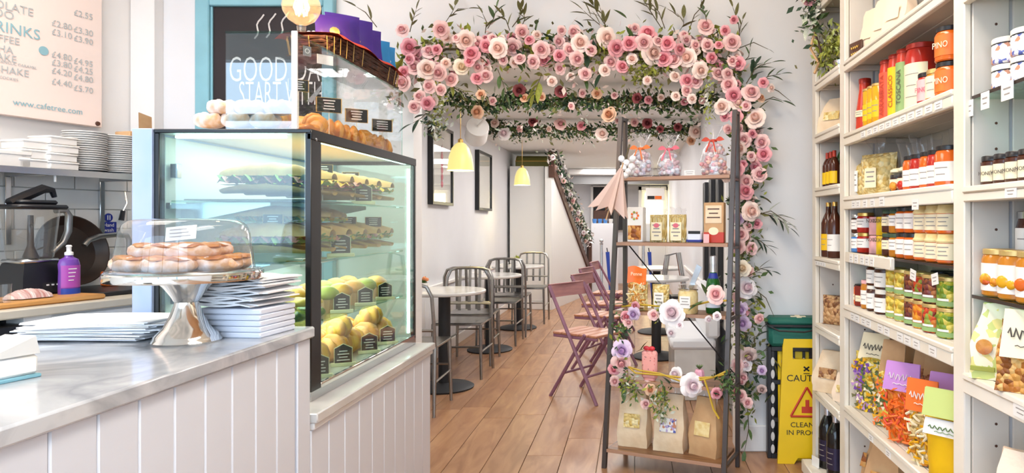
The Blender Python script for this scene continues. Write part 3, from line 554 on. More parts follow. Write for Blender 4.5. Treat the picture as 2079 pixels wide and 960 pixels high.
for i in range(14):
    o = inst(nm[i % 3], 'napkin', None, (-1.155 + rnd.uniform(-.015, .015), 2.03 + rnd.uniform(-.015, .01), 1.022 + i * .0058), (0, R(rnd.uniform(-2, 2)), R(rnd.uniform(-10, 10) - 5)))
    tag(o, f'loose folded white napkin above the tall block, {HT[i]} of the loose ones', 'napkin', 'loose napkins on the napkin block')
tl = thing('card_reader', 'white payment terminal with a teal base on the marble counter', 'card reader', tuple(at(0, 745, 1.4).xy) + (.935,), R(-15))
part('body', tl, M['white'], -.08, .022, -.05, .06, .006, .05, c=.008); part('base', tl, M['teal'], -.082, .024, -.052, .062, 0, .008); MB().use(M['stone_top']).poly([(-.08, -.05, .05), (.022, -.05, .05), (.01, .06, .085), (-.08, .06, .085)]).poly([(.022, -.05, .05), (.022, .06, .05), (.01, .06, .085)]).build('screen', tl)
# ================================================================ bulb
lb = at(612, 14, 2.5); bu = thing('pendant_bulb', 'glowing round filament bulb hanging above the display case', 'light bulb', lb)
MB().use(M['bulb_glass']).lathe([(0, -.066), (.02, -.063), (.045, -.048), (.062, -.02), (.066, .0), (.062, .022), (.045, .048), (.024, .066), (.016, .085)], 32, cap=False).build('glass_globe', bu)
MB().use(M['glass_dome']).lathe([(.014, -.088), (.016, -.07), (.008, -.066)], 14).build('glass_tip', bu)
fb = MB().use(M['bulb_glow'])
for a in range(6): t0 = a * PI / 3; fb.tube([(.008 * math.cos(t0), .008 * math.sin(t0), .03), (.022 * math.cos(t0), .022 * math.sin(t0), -.01), (.016 * math.cos(t0 + .5), .016 * math.sin(t0 + .5), -.03)], .003, 4)
fb.build('filament', bu); MB().use(M['gold']).lathe([(.016, .08), (.018, .085), (.018, .12), (.008, .13)], 18).build('socket', bu); MB().use(M['black']).tube([(0, 0, .13), (0, 0, WT - .03 - lb.z)], .003, 6).build('cord', bu)
l = bpy.data.lights.new('bulb_light', 'POINT'); l.energy = 9; l.color = (1, .72, .4); l.shadow_soft_size = .03; o = bpy.data.objects.new('bulb_light', l); COL.objects.link(o); o.location = lb
# ================================================================ blackboard
def fy(px, py, D=3.8): return at(px, py, D)
bb = thing('blackboard', 'large blackboard in a pale teal frame with a chalked good day greeting', 'blackboard', (0, 3.8, 0))
xa, xb = (405 - CX) * 3.8 / F, (684 - CX) * 3.8 / F; fw = .078
part('board', bb, M['blackboard'], xa + fw, xb - fw * .7, -.02, -.002, .8, 2.44)
for nm_, a in (('frame_side', (xa, xa + fw, -.045, 0, .72, 2.53)), ('frame_side', (xb - fw * .75, xb, -.045, 0, .72, 2.53)), ('frame_rail', (xa + fw, xb - fw * .75, -.045, 0, 2.44, 2.53)), ('frame_rail', (xa + fw, xb - fw * .75, -.045, 0, .72, .80))):
    part(nm_, bb, M['teal'], *a, c=.006)
part('frame_bead', bb, M['teal'], xa + fw, xa + fw + .012, -.03, -.02, .8, 2.44); part('frame_bead', bb, M['teal'], xb - fw * .75 - .012, xb - fw * .75, -.03, -.02, .8, 2.44)
def bpt(px, py): p = at(px, py, 3.775); return (p.x, -.022, p.z)
SX = .75
for s_, px, py, sz in (('GOOD DAY', 568, 143, .2), ('START WITH', 570, 192, .19), ('COFFEE', 556, 243, .17)):
    text(bb, s_, sz, bpt(px, py), (R(90), 0, 0), M['chalk'], off=-.012, sx=.52 if px < 569 and py < 150 else .42)
for x0, y0 in ((516, 78), (540, 76), (566, 74)):
    MB().use(M['chalk']).tube([bpt(x0 + 4 * math.sin(k * 1.1) + k * 2.2, y0 - k * 7) for k in range(8)], .0045, 4).build('steam_stroke', bb)
def heart(c, s):
    pts = []
    for a in range(25):
        t = 2 * PI * a / 24; pts.append((c[0] + s * 16 * math.sin(t) ** 3 / 16, c[1], c[2] + s * (13 * math.cos(t) - 5 * math.cos(2 * t) - 2 * math.cos(3 * t) - math.cos(4 * t)) / 16))
    MB().use(M['rose_w']).poly(pts[:-1][::-1]).build('heart', bb)
heart(bpt(631, 69), .027); heart(bpt(451, 216), .022)
sk = thing('wall_sticker', 'small white arrow chalk stroke sticker on the blackboard behind the glass box', 'sticker', (0, 3.776, 0)); p0, p1 = at(622, 205, 3.77), at(652, 172, 3.77)
MB().use(M['grey']).poly([(p0.x, -.004, p0.z), (p0.x + .03, -.004, p0.z - .01), (p1.x + .01, -.004, p1.z - .01), (p1.x, -.004, p1.z)]).build('stroke', sk)
# ================================================================ menu on the kitchen wall
xm = Kt(205, .62); mz = 1.742
mn = thing('menu_board', 'pale pink drinks menu board on the kitchen wall above the stacked plates', 'menu board', tuple(KO), KR)
part('panel', mn, M['menu'], xm - 1.7, xm, .612, .652, mz, 2.75, c=.003)
def mt(s_, px, py, sz, m='menu_ink', al='LEFT'):
    k = Kt(px, .61); p = K(px, .61); text(mn, s_, sz, (k, .609, H - (py - CY) * p.y / F), (R(90), 0, 0), M[m], align=al)
for s_, px, py, sz, m in (('HOT CHOCOLATE', 68, 27, .052, 0), ('BABYCINO WOO', 29, 34, .052, 0), ('ICED DRINKS', 82, 73, .068, 1), ('ICED COFFEE', 40, 86, .045, 0), ('ICED MATCHA', 27, 104, .045, 0), ('MILKSHAKE', 34, 122, .045, 0), ('STRAWBERRY, VANILLA, CARAMEL', 75, 139, .018, 0), ('SPECIAL SHAKE', 59, 151, .045, 0), ('CHOCOLATE & COOKIES', 37, 163, .018, 0)):
    mt(s_, px, py, sz, 'menu_teal' if m else 'menu_ink', 'RIGHT')
for i, (a, b_, y0) in enumerate((('', '£2.55', 12), ('£2.80', '£3.30', 46), ('£3.10', '£3.90', 64), ('£4.80', '£4.95', 110), ('£3.80', '£4.25', 126), ('£4.20', '£4.80', 143), ('£4.40', '£5.70', 165))):
    if a: mt(a, 104, y0, .042)
    mt(b_, 149, y0 + 13, .042)
mt('www.cafetree.com', 26, 207, .040, 'menu_teal')
p = K(89, .609); k = Kt(89, .609); MB().use(M['menu_teal']).lathe([(0, 0), (.021, 0), (.021, .002), (0, .002)], 20).build('round_badge', mn, (k, .611, H - (103 - CY) * p.y / F), (R(90), 0, 0))
p = K(199, .609); MB().use(M['brown_dark']).lathe([(0, 0), (.012, 0), (.010, .006), (0, .006)], 16).build('fixing_screw', mn, (Kt(199, .609), .612, H - (251 - CY) * p.y / F), (R(90), 0, 0))
# ================================================================ kitchen shelf and dishes
sz_ = 1.497
sh = thing('wall_shelf', 'stainless steel wall shelf on brackets under the drinks menu', 'shelf', tuple(KO), KR)
x1 = Kt(272, .35); x0 = x1 - 2.0
part('shelf_plate', sh, M['steel'], x0, x1, .35, .643, sz_ - .004, sz_); part('front_lip', sh, M['steel'], x0, x1, .348, .352, sz_ - .03, sz_)
for px in (60, 248):
    k = Kt(px, .5); MB().use(M['steel']).box(k - .012, k + .012, .63, .643, sz_ - .34, sz_ - .03, c=.002).build('bracket', sh); MB().use(M['steel']).box(k - .01, k + .01, .38, .643, sz_ - .03, sz_ - .006, c=.002).build('bracket', sh)
plm = MB().use(M['white']).lathe([(0, 0), (.05, 0), (.056, .006), (.088, .011), (.088, .014), (.055, .010), (0, .005)], 28).mesh('plate')
for n_, px, cnt in (('left', 172, 18), ('right', 240, 18)):
    p = K(px, .48, sz_)
    for i in range(cnt):
        o = inst(plm, 'plate', None, (p.x + rnd.uniform(-.002, .002), p.y + rnd.uniform(-.002, .002), sz_ + .001 + i * .0105)); tag(o, f'white plate in the {"stack beside the paper boxes" if n_ == "left" else "stack at the end of the steel shelf below the brown carton"}', 'plate', f'plates in the {n_} stack on the steel shelf')
        o['label'] = f'white plate, {HT[i]} from the bottom of the ' + ('stack beside the paper boxes' if n_ == 'left' else 'stack below the brown carton')
def tbox(px, d, z, w_, dp_, h_, lab, m='lbl_white', rz=0):
    p = K(px, d, z); t = thing('takeaway_box', lab, 'box', tuple(p), KR + rz, 'takeaway boxes on the steel shelf'); b = MB().use(M[m]); b.box(-w_ / 2 + .004, w_ / 2 - .004, -dp_ / 2 + .004, dp_ / 2 - .004, 0, h_ * .75, c=.003); b.build('tray', t)
    MB().use(M[m]).box(-w_ / 2, w_ / 2, -dp_ / 2, dp_ / 2, h_ * .72, h_, c=.004).build('lid', t)
for i in range(3): tbox(57 + i * 3, .47, sz_ + .001 + i * .042, .16, .14, .04, f'white folded takeaway box, {["lowest", "middle", "topmost"][i]} of the stack at the left on the steel shelf')
for i in range(4): tbox(112 - (i % 2) * 4, .45, sz_ + .001 + i * .038, .13, .13, .036, f'white takeaway box, {["lowest", "second", "third", "topmost"][i]} of the stack against the plates', rz=R(4 * (i % 2)))
tbox(8, .47, sz_ + .001, .13, .14, .07, 'larger white carton at the far end of the steel shelf away from the plates')
p = K(275, .5, sz_ + .19); ob = thing('brown_carton', 'open brown cardboard carton on top of the right plate stack', 'carton', tuple(p), KR)
part('carton_base', ob, M['kraft'], -.07, .05, -.05, .05, .0, .035, c=.003); MB().use(M['kraft']).poly([(-.02, -.05, .035), (.05, -.05, .035), (.04, -.06, .12), (-.03, -.06, .135)]).poly([(-.02, -.047, .035), (-.03, -.057, .135), (.04, -.057, .12), (.05, -.047, .035)]).build('flap', ob)
# ================================================================ kitchen worktop
x0, x1 = Kt(0, 0) - .9, Kt(268, 0) + .75
wt = thing('kitchen_unit', 'back kitchen unit with a pale stone worktop and white doors', 'kitchen unit', tuple(KO), KR)
part('worktop', wt, M['worktop'], x0, x1, 0, .64, .895, .93, c=.005); part('carcass', wt, M['white'], Kt(60, 0), x1, .03, .64, 0, .895); part('carcass', wt, M['dark'], x0, Kt(60, 0) - .002, .12, .64, 0, .895)
k = Kt(110, .01); 
while k + .3 < x1: part('door', wt, M['door_white'], k, k + .44, .012, .03, .1, .885, c=.004); k += .445
part('socket_slot', wt, M['dark'], Kt(205, .01), Kt(240, .01), .006, .012, .80, .83)
ov = thing('black_oven', 'black built-under appliance at the left beneath the kitchen worktop', 'oven', tuple(KO), KR); part('body', ov, M['black'], Kt(0, .0) - .5, Kt(56, 0), .02, .11, .3, .87, c=.006); MB().use(M['steel']).tube([(Kt(0, 0) - .4, .0, .8), (Kt(52, 0), .0, .8)], .009, 8).build('handle', ov)
def Kthing(name, label, cat, px, d, z=.93, rz=0, g=None): return thing(name, label, cat, tuple(K(px, d, z)), KR + rz, g)
cb_ = Kthing('chopping_board', 'light bamboo chopping board on the kitchen worktop under the folded towel', 'chopping board', 60, .2); part('board', cb_, M['bamboo'], -.5, .2, -.15, .13, .001, .022, c=.006)
hb = Kthing('induction_hob', 'flat black hob tray behind the purple soap bottle', 'hob', 215, .33); part('hob_plate', hb, M['black'], -.28, .4, -.2, .2, .001, .02, c=.004)
tw = Kthing('kitchen_towel', 'crumpled striped cloth lying on the bamboo chopping board', 'towel', 58, .16, .952)
b = MB().use(M['towel']); b.grid(lambda u, v: (.085 * (u - .5) * 2 * math.sin(PI * max(.1, v)) ** .3, .05 * (v - .5) * 2, .034 * math.sin(PI * v) ** .5 * math.sin(PI * min(max(u, 0), 1)) ** .5 * (1 + .10 * math.sin(u * 31 + v * 8)) + .004), 26, 12); b.build('cloth', tw)
# blender
bl_ = Kthing('food_blender', 'tall kitchen blender with a clear jug and black lid on the worktop', 'blender', 62, .33)
b = MB().use(M['brown_dark'] if 0 else M['black']); b.lathe([(.115, 0), (.12, .01), (.115, .1), (.095, .155), (.09, .16)], 4, a0=PI / 4, a1=PI / 4 + 2 * PI); b.build('motor_base', bl_, ang=20)
part('base_collar', bl_, M['steel'], -.075, .075, -.07, .07, .155, .175, c=.008)
p_ = MB().use(M['dark']); p_.poly([(-.01, -.0875, .03), (.075, -.0875, .03), (.068, -.078, .11), (-.01, -.078, .11)]); p_.build('control_panel', bl_)
for i in range(3): MB().use(M['white']).box(.006 + i * .02, .014 + i * .02, -.088, -.083, .06, .066).build('button', bl_)
MB().use(M['steel']).poly([(.079, -.0878, .02), (.088, -.0865, .02), (.08, -.077, .12), (.072, -.078, .12)]).build('panel_trim', bl_)
jg = MB().use(M['jar_glass']); jg.lathe([(.075, .175), (.08, .18), (.098, .36), (.1, .385)], 24, cap=False); jg.build('jug', bl_)
MB().use(M['pan_black']).lathe([(.03, .178), (.022, .2), (.012, .23), (.01, .36)], 12).build('blade_shaft', bl_)
for a in range(3): MB().use(M['steel']).poly([(0, 0, 0), (.05, -.01, .02), (.052, .008, .024)]).build('blade', bl_, (0, 0, .2 + a * .05), (0, 0, a * 2.1))
b = MB().use(M['black']); b.box(-.1, .1, -.085, .085, .385, .405, c=.008); b.box(-.07, .08, -.05, .05, .405, .425, c=.008); b.build('lid', bl_)
MB().use(M['black']).tube([(-.08, 0, .41), (-.02, 0, .44), (.05, 0, .475), (.085, 0, .47), (.095, 0, .44)], [.02, .022, .02, .014, .01], 8).build('lid_lever', bl_)
MB().use(M['brushed']).tube([(.098, 0, .38), (.14, 0, .385), (.155, 0, .36), (.152, 0, .29), (.13, 0, .24), (.09, 0, .2)], [.012, .014, .015, .015, .013, .011], 10).build('jug_handle', bl_)
pn = Kthing('frying_pan', 'large black frying pan leaning upright behind the purple bottle', 'pan', 152, .5, .95); pn.rotation_euler = (R(78), 0, KR)
MB().use(M['pan_black']).lathe([(0, -.012), (.13, -.012), (.165, .03), (.17, .03), (.135, -.02), (0, -.02)], 40).build('pan_bowl', pn, (0, .175, 0))
sp = Kthing('soap_bottle', 'purple washing liquid bottle with a white cap beside the blender', 'bottle', 140, .2)
MB().use(M['purple_soap']).lathe([(.038, 0), (.042, .008), (.042, .06), (.04, .12), (.042, .15), (.036, .17), (.018, .18), (.014, .19)], 20, sy=.7).build('bottle', sp)
MB().use(M['soap_label']).lathe([(.0425, .05), (.0425, .145)], 16, a0=R(200), a1=R(340), cap=False, sy=.72).build('label', sp); MB().use(M['blue']).lathe([(.0428, .022), (.0428, .045)], 16, a0=R(200), a1=R(340), cap=False, sy=.72).build('label_band', sp)
MB().use(M['white']).lathe([(.016, .188), (.016, .2), (.009, .204), (.009, .222), (.012, .226), (.008, .232)], 14).build('cap', sp)
for i in range(4): MB().use(M['white']).box(-.024, .01 - i * .004, -.0315, -.031, .128 - i * .016, .132 - i * .016).build('label_line', sp)
p = at(208, 482, K(208, .5).y); fa = thing('sink_tap', 'curved grey swan neck tap over the kitchen worktop', 'tap', tuple(K(250, .45, .93)), KR)
MB().use(M['brushed']).tube([(.03, 0, 0), (.03, 0, .24), (.02, 0, .262), (-.04, 0, .268), (-.13, -.02, .262), (-.19, -.03, .245), (-.215, -.035, .22)], .0125, 10).build('spout', fa); MB().use(M['brushed']).lathe([(.022, 0), (.022, .03), (.014, .04)], 14, c=(.03, 0, 0)).build('tap_base', fa)
kx, kz = K(220, .64), 0; p = K(220, .638); hs_ = thing('hand_wash_sign', 'small blue hand wash sign stuck on the white tiles', 'sign', (p.x, p.y, H - (462 - CY) * p.y / F), KR)
part('sign_plate', hs_, M['signblue'], -.042, .042, -.002, .002, -.03, .03, c=.001); text(hs_, 'Hand\nwash', .026, (0, -.0035, 0), (R(90), 0, 0), M['white']); MB().use(M['signblue']).lathe([(0, 0), (.022, 0), (.022, .003), (0, .003)], 20).build('round_symbol', hs_, (0, .001, .052), (R(90), 0, 0))
part('hands_symbol', hs_, M['white'], -.008, -.003, -.0045, -.003, .04, .064, c=.001); part('hands_symbol', hs_, M['white'], .003, .008, -.0045, -.003, .04, .064, c=.001)
p = K(250, .62); kn = thing('hanging_knife', 'black handled utensil hanging on the tiles beside the blue sign', 'utensil', (p.x, p.y, 1.42), KR); MB().use(M['steel']).tube([(.01, 0, .0), (.012, -.01, -.06), (-.008, -.01, -.1)], .004, 6).build('blade', kn); MB().use(M['black']).tube([(-.008, -.01, -.1), (-.018, -.01, -.15)], [.011, .013], 8).build('handle', kn)
for i, (px, lab) in enumerate(((222, 'small orange packet on the worktop below the frying pan'), (236, 'flat grey carton standing on the worktop beside the frying pan'))):
    t = Kthing('food_packet', lab, 'packet', px, .42, .951); part('packet', t, M['orange_label'] if i == 0 else M['kraft'], -.03, .03, -.02, .02, .0, .07 - i * .03, c=.004); part('packet_band', t, M['white'], -.031, .031, -.021, .021, .02, .032, c=.001)
t = Kthing('water_glass', 'short clear glass at the left edge of the kitchen worktop', 'glass', 4, .1, .953); MB().use(M['jar_glass']).lathe([(.025, 0), (.03, .07)], 16).build('tumbler', t)
t = Kthing('cleaning_scourer', 'thin white charging cable clip hanging from the steel shelf', 'clip', 112, .37, 1.44); MB().use(M['white']).tube([(0, 0, 0), (0, 0, .03)], .005, 6).build('clip_body', t)
# ================================================================ picture frames in the hall
for i, (ya, yb, za, zb, lab) in enumerate(((6.15, 6.85, 1.42, 2.16, 'black framed picture of pink circles, the one nearer the opening'), (7.97, 8.7, 1.40, 2.10, 'black framed picture beyond the first pendant lamp'))):
    t = thing('framed_picture', lab, 'picture', (-1.85, ya, za), 0, 'framed pictures on the hall wall'); L_, h_ = yb - ya, zb - za
    for nm_, a in (('frame_side', (0, .05, 0, .03, 0, h_)), ('frame_side', (0, .05, L_ - .03, L_, 0, h_)), ('frame_rail', (0, .05, .03, L_ - .03, 0, .03)), ('frame_rail', (0, .05, .03, L_ - .03, h_ - .03, h_))): part(nm_, t, M['black_frame'], *a)
    part('mount', t, M['lbl_white'], .005, .03, .03, L_ - .03, .03, h_ - .03)
    if i == 0:
        for q in range(6): MB().use(M['rose_d']).lathe([(0, 0), (.035, 0), (.03, .004), (0, .004)], 14).build('printed_circle', t, (.031, L_ / 2, .2 + q * .065), (0, R(90), 0))
    MB().use(M['glass_clear']).box(.034, .037, .03, L_ - .03, .03, h_ - .03).build('glazing', t)
# ================================================================ pendant lamps
for px, yb_, D, r_, lab in ((935, 345, 5.45, .101, 'larger yellow glass pendant lamp over the first round table'), (1060, 375, 8.75, .1, 'smaller looking yellow pendant lamp in front of the white cupboard')):
    p = at(px, yb_, D); t = thing('pendant_lamp', lab, 'lamp', p, 0, 'yellow pendant lamps in the hall')
    MB().use(M['lamp_shade']).lathe([(r_, 0), (r_ * .97, .05), (r_ * .88, .11), (r_ * .68, .17), (r_ * .4, .205), (r_ * .22, .215)], 28, cap=False).build('shade', t)
    MB().use(M['lamp_in']).lathe([(r_ * .9, .06), (r_ * .82, .11), (r_ * .62, .165), (r_ * .3, .2), (0, .2)], 24, cap=False).build('inner_glow', t)
    MB().use(M['lamp_shade']).lathe([(r_ * 1.02, -.004), (r_ * 1.02, .004)], 28, cap=False).build('rim', t)
    MB().use(M['gold']).lathe([(r_ * .22, .21), (r_ * .2, .24), (.006, .25)], 14).build('cap', t); MB().use(M['gold']).tube([(0, 0, .25), (0, 0, 2.3 - p.z)], .003, 5).build('cord', t)
    l = bpy.data.lights.new('pendant_light', 'POINT'); l.energy = 6; l.color = (1, .9, .6); l.shadow_soft_size = .05; o = bpy.data.objects.new('pendant_light', l); COL.objects.link(o); o.location = (p.x, p.y, p.z + .04)
p = at(968, 268, 6.4); t = thing('ceiling_heater', 'white ribbed cylinder fixture tilted below the hall ceiling behind the flowers', 'ceiling fixture', p, 0, None, (R(60), R(35), 0))
MB().use(M['white']).lathe([(0, -.1), (.1, -.1), (.105, -.09), (.1, -.06), (.105, -.03), (.1, 0), (.105, .03), (.1, .06), (.105, .09), (.1, .1), (.0, .1)], 24).build('ribbed_drum', t); MB().use(M['white']).tube([(0, 0, .1), (.03, .06, .2)], .012, 6).build('arm', t)
# ================================================================ round tables
def rtable(x, y, lab, z=.745, r_=.31):
    t = thing('round_table', lab, 'table', (x, y, 0), 0, 'round cafe tables with black pedestals')
    MB().use(M['stone_top']).lathe([(0, z - .025), (r_ - .006, z - .025), (r_, z - .018), (r_, z - .005), (r_ - .005, z), (0, z)], 40).build('table_top', t)
    MB().use(M['rubber']).lathe([(.045, .03), (.045, z - .026)], 18).build('pedestal', t); MB().use(M['rubber']).lathe([(.218, 0), (.222, .012), (.2, .024), (.06, .04), (.045, .045)], 36).build('pedestal_base', t); return t
rtable(-1.45, 5.25, 'round grey topped cafe table nearest the display case'); rtable(-1.43, 6.8, 'round grey topped cafe table, second along the wall'); rtable(-1.39, 8.2, 'round grey topped cafe table nearest the white cupboard')
rtable(.2, 6.45, 'round white topped table behind the metal and wood shelf rack'); rtable(.25, 7.9, 'round white topped table farther back among the pink chairs')
# ================================================================ metal chairs
def metal_chair():
    t = thing('metal_chair', 'x', 'chair', (0, 0, 0), 0, 'brushed metal slat back chairs'); m = M['brushed']
    b = MB().use(m); b.grid(lambda u, v: ((u - .5) * (.40 + .0 * v), (v - .5) * .40, .452 - .012 * math.sin(PI * u) * math.sin(PI * v)), 6, 6); b.box(-.2, .2, -.2, .2, .43, .448, c=.004); b.build('seat', t)
    hp = [(-.2, .2, .44), (-.2, .225, .62), (-.195, .25, .78), (-.165, .262, .845), (-.11, .268, .862), (0, .27, .866), (.11, .268, .862), (.165, .262, .845), (.195, .25, .78), (.2, .225, .62), (.2, .2, .44)]
    MB().use(m).tube(hp, .0125, 8).build('back_frame', t)
    for s_ in (-1, 1):
        MB().use(m).tube([(s_ * .19, -.185, .44), (s_ * .2, -.2, .0)], [.015, .011], 8).build('leg', t); MB().use(m).tube([(s_ * .2, .2, .45), (s_ * .205, .235, .0)], [.015, .011], 8).build('leg', t)
        MB().use(m).tube([(s_ * .196, -.192, .22), (s_ * .203, .217, .22)], .008, 6).build('stretcher', t)
    MB().use(m).tube([(-.2, .232, .56), (.2, .232, .56)], .010, 6).build('back_rail', t); MB().use(m).tube([(-.196, -.195, .26), (.196, -.195, .26)], .008, 6).build('stretcher', t)
    for x in (-.085, 0, .085): MB().use(m).grid(lambda u, v: (x + (u - .5) * .026, .232 + .035 * v, .56 + .3 * v), 1, 4).box(x - .013, x + .013, .228, .232, .5, .56).build('slat', t); 
    return t
mc = metal_chair()
CH = [(-1.50, 4.68, PI, 'metal chair with its back to the display case, pulled to the first table'), (-1.43, 5.72, 0, 'metal chair behind the first table, facing the display case'), (-1.47, 6.27, PI, 'metal chair back to back with the first table chair, facing the second table'),
      (-1.41, 7.20, 0, 'metal chair beyond the second table, facing the display case'), (-1.40, 7.78, PI, 'metal chair turned to the third table, back to the second table'), (-1.32, 8.72, 0, 'metal chair farthest away, in front of the white cupboard')]
for i, (x, y_, rz, lab) in enumerate(CH):
    o = mc if i == 0 else copy_tree(mc); o.location = (x, y_, 0); o.rotation_euler = (0, 0, rz); o['label'] = lab
# ================================================================ pink folding chairs (faces local -Y)
def fold_chair():
    t = thing('folding_chair', 'x', 'chair', (0, 0, 0), 0, 'pink wooden folding chairs')
    for s_ in (-1, 1):
        x = s_ * .195; b = MB().use(M['mauve']); b.tube([(x, .21, .80), (x, -.225, .0)], .013, 6); b.build('leg', t)
        MB().use(M['mauve']).tube([(x * .88, -.1, .47), (x * .88, .22, .0)], .013, 6).build('leg', t)
    for k in range(5): part('seat_slat', t, M['orange_wood'], -.165, .165, -.2 + k * .082, -.124 + k * .082, .452, .470, c=.004)
    part('seat_rail', t, M['mauve'], -.165, -.145, -.2, .2, .432, .452, c=.003); part('seat_rail', t, M['mauve'], .145, .165, -.2, .2, .432, .452, c=.003)
    b = MB().use(M['pink_wood']); 
    b.grid(lambda u, v: ((u - .5) * .39, .205 + .018 * math.sin(PI * u) - .022 * (1 - v), .715 + .095 * v), 8, 2); b.grid(lambda u, v: ((u - .5) * .39, .220 + .018 * math.sin(PI * u) - .022 * (1 - v), .715 + .095 * v), 8, 2); b.box(-.195, .195, .205, .222, .805, .812, c=.002); b.build('backrest', t)
    MB().use(M['mauve']).tube([(-.172, .1, .18), (.172, .1, .18)], .009, 6).build('stretcher', t); MB().use(M['mauve']).tube([(-.195, -.12, .18), (.195, -.12, .18)], .009, 6).build('stretcher', t)
    return t
fc = fold_chair()
for i, (x, y_, rz, lab) in enumerate(((-.335, 5.02, 55, 'pink wooden folding chair nearest the camera beside the shelf rack'), (-.27, 5.98, 66, 'second pink wooden folding chair from the front'), (-.28, 6.8, 74, 'third pink wooden folding chair from the front'), (-.26, 7.85, 80, 'farthest pink wooden folding chair'))):
    o = fc if i == 0 else copy_tree(fc); o.location = (x, y_, 0); o.rotation_euler = (0, 0, R(rz)); o['label'] = lab
# table-top plants
def pot_plant(loc, m, lab, s=1, leafm='leaf', n=14, pot=None):
    t = thing('potted_plant', lab, 'plant', loc); MB().use(pot or M['white']).lathe([(.022 * s, 0), (.03 * s, .05 * s), (.027 * s, .05 * s), (.025 * s, .042 * s), (0, .042 * s)], 16).build('pot', t)
    g = random.Random(len(lab)); 
    for i in range(n):
        a = g.uniform(0, 6.3); e = g.uniform(.3, 1.3); L_ = g.uniform(.03, .055) * s; d = Vector((math.cos(a) * math.cos(e), math.sin(a) * math.cos(e), math.sin(e))); q = Vector((-math.sin(a), math.cos(a), 0)) * .008 * s; o_ = Vector((0, 0, .042 * s))
        MB().use(M[leafm]).poly([o_, o_ + d * L_ * .6 + q, o_ + d * L_, o_ + d * L_ * .6 - q]).build('leaf', t)
    return t
pot_plant((-1.62, 6.72, .745), 0, 'tiny green potted plant at the wall side of the second table', 1.1); pot_plant((-1.40, 8.2, .745), 0, 'small leafy potted plant on the table nearest the cupboard', 1.5, 'leaf_lime', 18)
t = thing('table_sign', 'small white card holder beside the tiny plant on the second table', 'card', (-1.54, 6.8, .745)); part('holder', t, M['lbl_white'], -.04, .04, -.012, .012, 0, .05, c=.003)
t = pot_plant((-1.585, 5.18, .745), 0, 'little pot of orange blossoms on the first table beside the display case', 1.2); 
for k in range(4): MB().use(M['rose_o']).blob((0, 0, 0), .016, .016, .014, 8, 5).build('blossom', t, (.022 * math.cos(k * 1.7), .022 * math.sin(k * 1.7), .085 + .008 * (k % 2)))
# ================================================================ cupboard and hall end
cu = thing('white_cupboard', 'tall plain white cupboard at the end of the hall wall', 'cupboard', (0, 0, 0)); xl, xr = -1.81, -1.31
part('carcass', cu, M['door_white'], xl, xr, 9.98, 11.2, .0, 2.05); part('front_panel', cu, M['door_white'], xl, xr, 9.965, 9.98, .66, 2.07, c=.004); part('lower_panel', cu, M['door_white'], xl, xr, 9.965, 9.98, .12, .655, c=.004); part('plinth', cu, M['white'], xl, xr, 9.95, 9.98, 0, .115, c=.004)
part('door', cu, M['door_white'], xr, xr + .018, 10.0, 10.58, .05, 2.04, c=.004); part('door', cu, M['door_white'], xr, xr + .018, 10.6, 11.18, .05, 2.04, c=.004); MB().use(M['grey']).blob((0, 0, 0), .02, .02, .02, 8, 5).build('knob', cu, (xr + .025, 10.5, 1.15))
tr = thing('storage_trunk', 'olive domed trunk with gold edges on top of the white cupboard', 'trunk', (-1.5, 10.35, 2.072)); b = MB().use(M['trunk']); b.box(-.26, .26, -.2, .2, 0, .09, c=.01); b.build('trunk_body', tr)
MB().use(M['trunk']).grid(lambda u, v: ((v - .5) * .5, -math.cos(PI * u) * .2, .09 + .09 * math.sin(PI * u)), 10, 1).build('trunk_lid', tr); part('gold_band', tr, M['gold'], -.262, .262, -.206, -.198, .082, .092, c=.001); MB().use(M['gold']).tube([(-.25, -.2 * math.cos(PI * k / 8), .09 + .09 * math.sin(PI * k / 8)) for k in range(9)], .006, 5).build('gold_edge', tr); MB().use(M['gold']).tube([(.25, -.2 * math.cos(PI * k / 8), .09 + .09 * math.sin(PI * k / 8)) for k in range(9)], .006, 5).build('gold_edge', tr)
# stairs with balustrade
st = thing('staircase', 'boxed in white staircase with a dark brown handrail and metal spindles', 'staircase', (0, 0, 0))
SA, SB = Vector((-1.19, 9.9, 0)), Vector((-.80, 12.1, 0))
def sp_(u, z): q = SA.lerp(SB, u); return (q.x, q.y, z)
zt = lambda u: 2.05 + (.42 - 2.05) * u
b = MB().use(M['door_white']); nrm = Vector((.98, -.17, 0)) * .04
b.poly([sp_(0, 0), sp_(1, 0), sp_(1, zt(1) - .08), sp_(0, zt(0) - .08)]); f = [Vector(sp_(0, 0)) - nrm, Vector(sp_(1, 0)) - nrm, Vector(sp_(1, zt(1) - .08)) - nrm, Vector(sp_(0, zt(0) - .08)) - nrm]; b.poly(f[::-1]); b.poly([sp_(0, 0), sp_(0, zt(0) - .08), f[3], f[0]]); b.build('spandrel_panel', st)
MB().use(M['door_white']).box(-1.292, -1.19, 9.88, 9.94, 0, 2.06, c=.004).build('end_panel', st)
def beam(name, u0, u1, z0, z1, th, m, w_=.05):
    b = MB().use(M[m]); P = [Vector(sp_(u0, z0)), Vector(sp_(u1, z1))]; n = nrm.normalized() * w_ / 2; zz = Vector((0, 0, th / 2)); q = []
    for p in P: q.append([p - n - zz, p + n - zz, p + n + zz, p - n + zz])
    for i in range(4): b.poly([q[0][i], q[0][(i + 1) % 4], q[1][(i + 1) % 4], q[1][i]])
    b.poly(q[0][::-1]); b.poly(q[1]); return b.build(name, st)
beam('stringer', 0, 1, zt(0) - .02, zt(1) - .02, .14, 'brown_dark'); beam('handrail', .06, 1.02, 2.28, zt(1) + .55, .055, 'dark', .06)
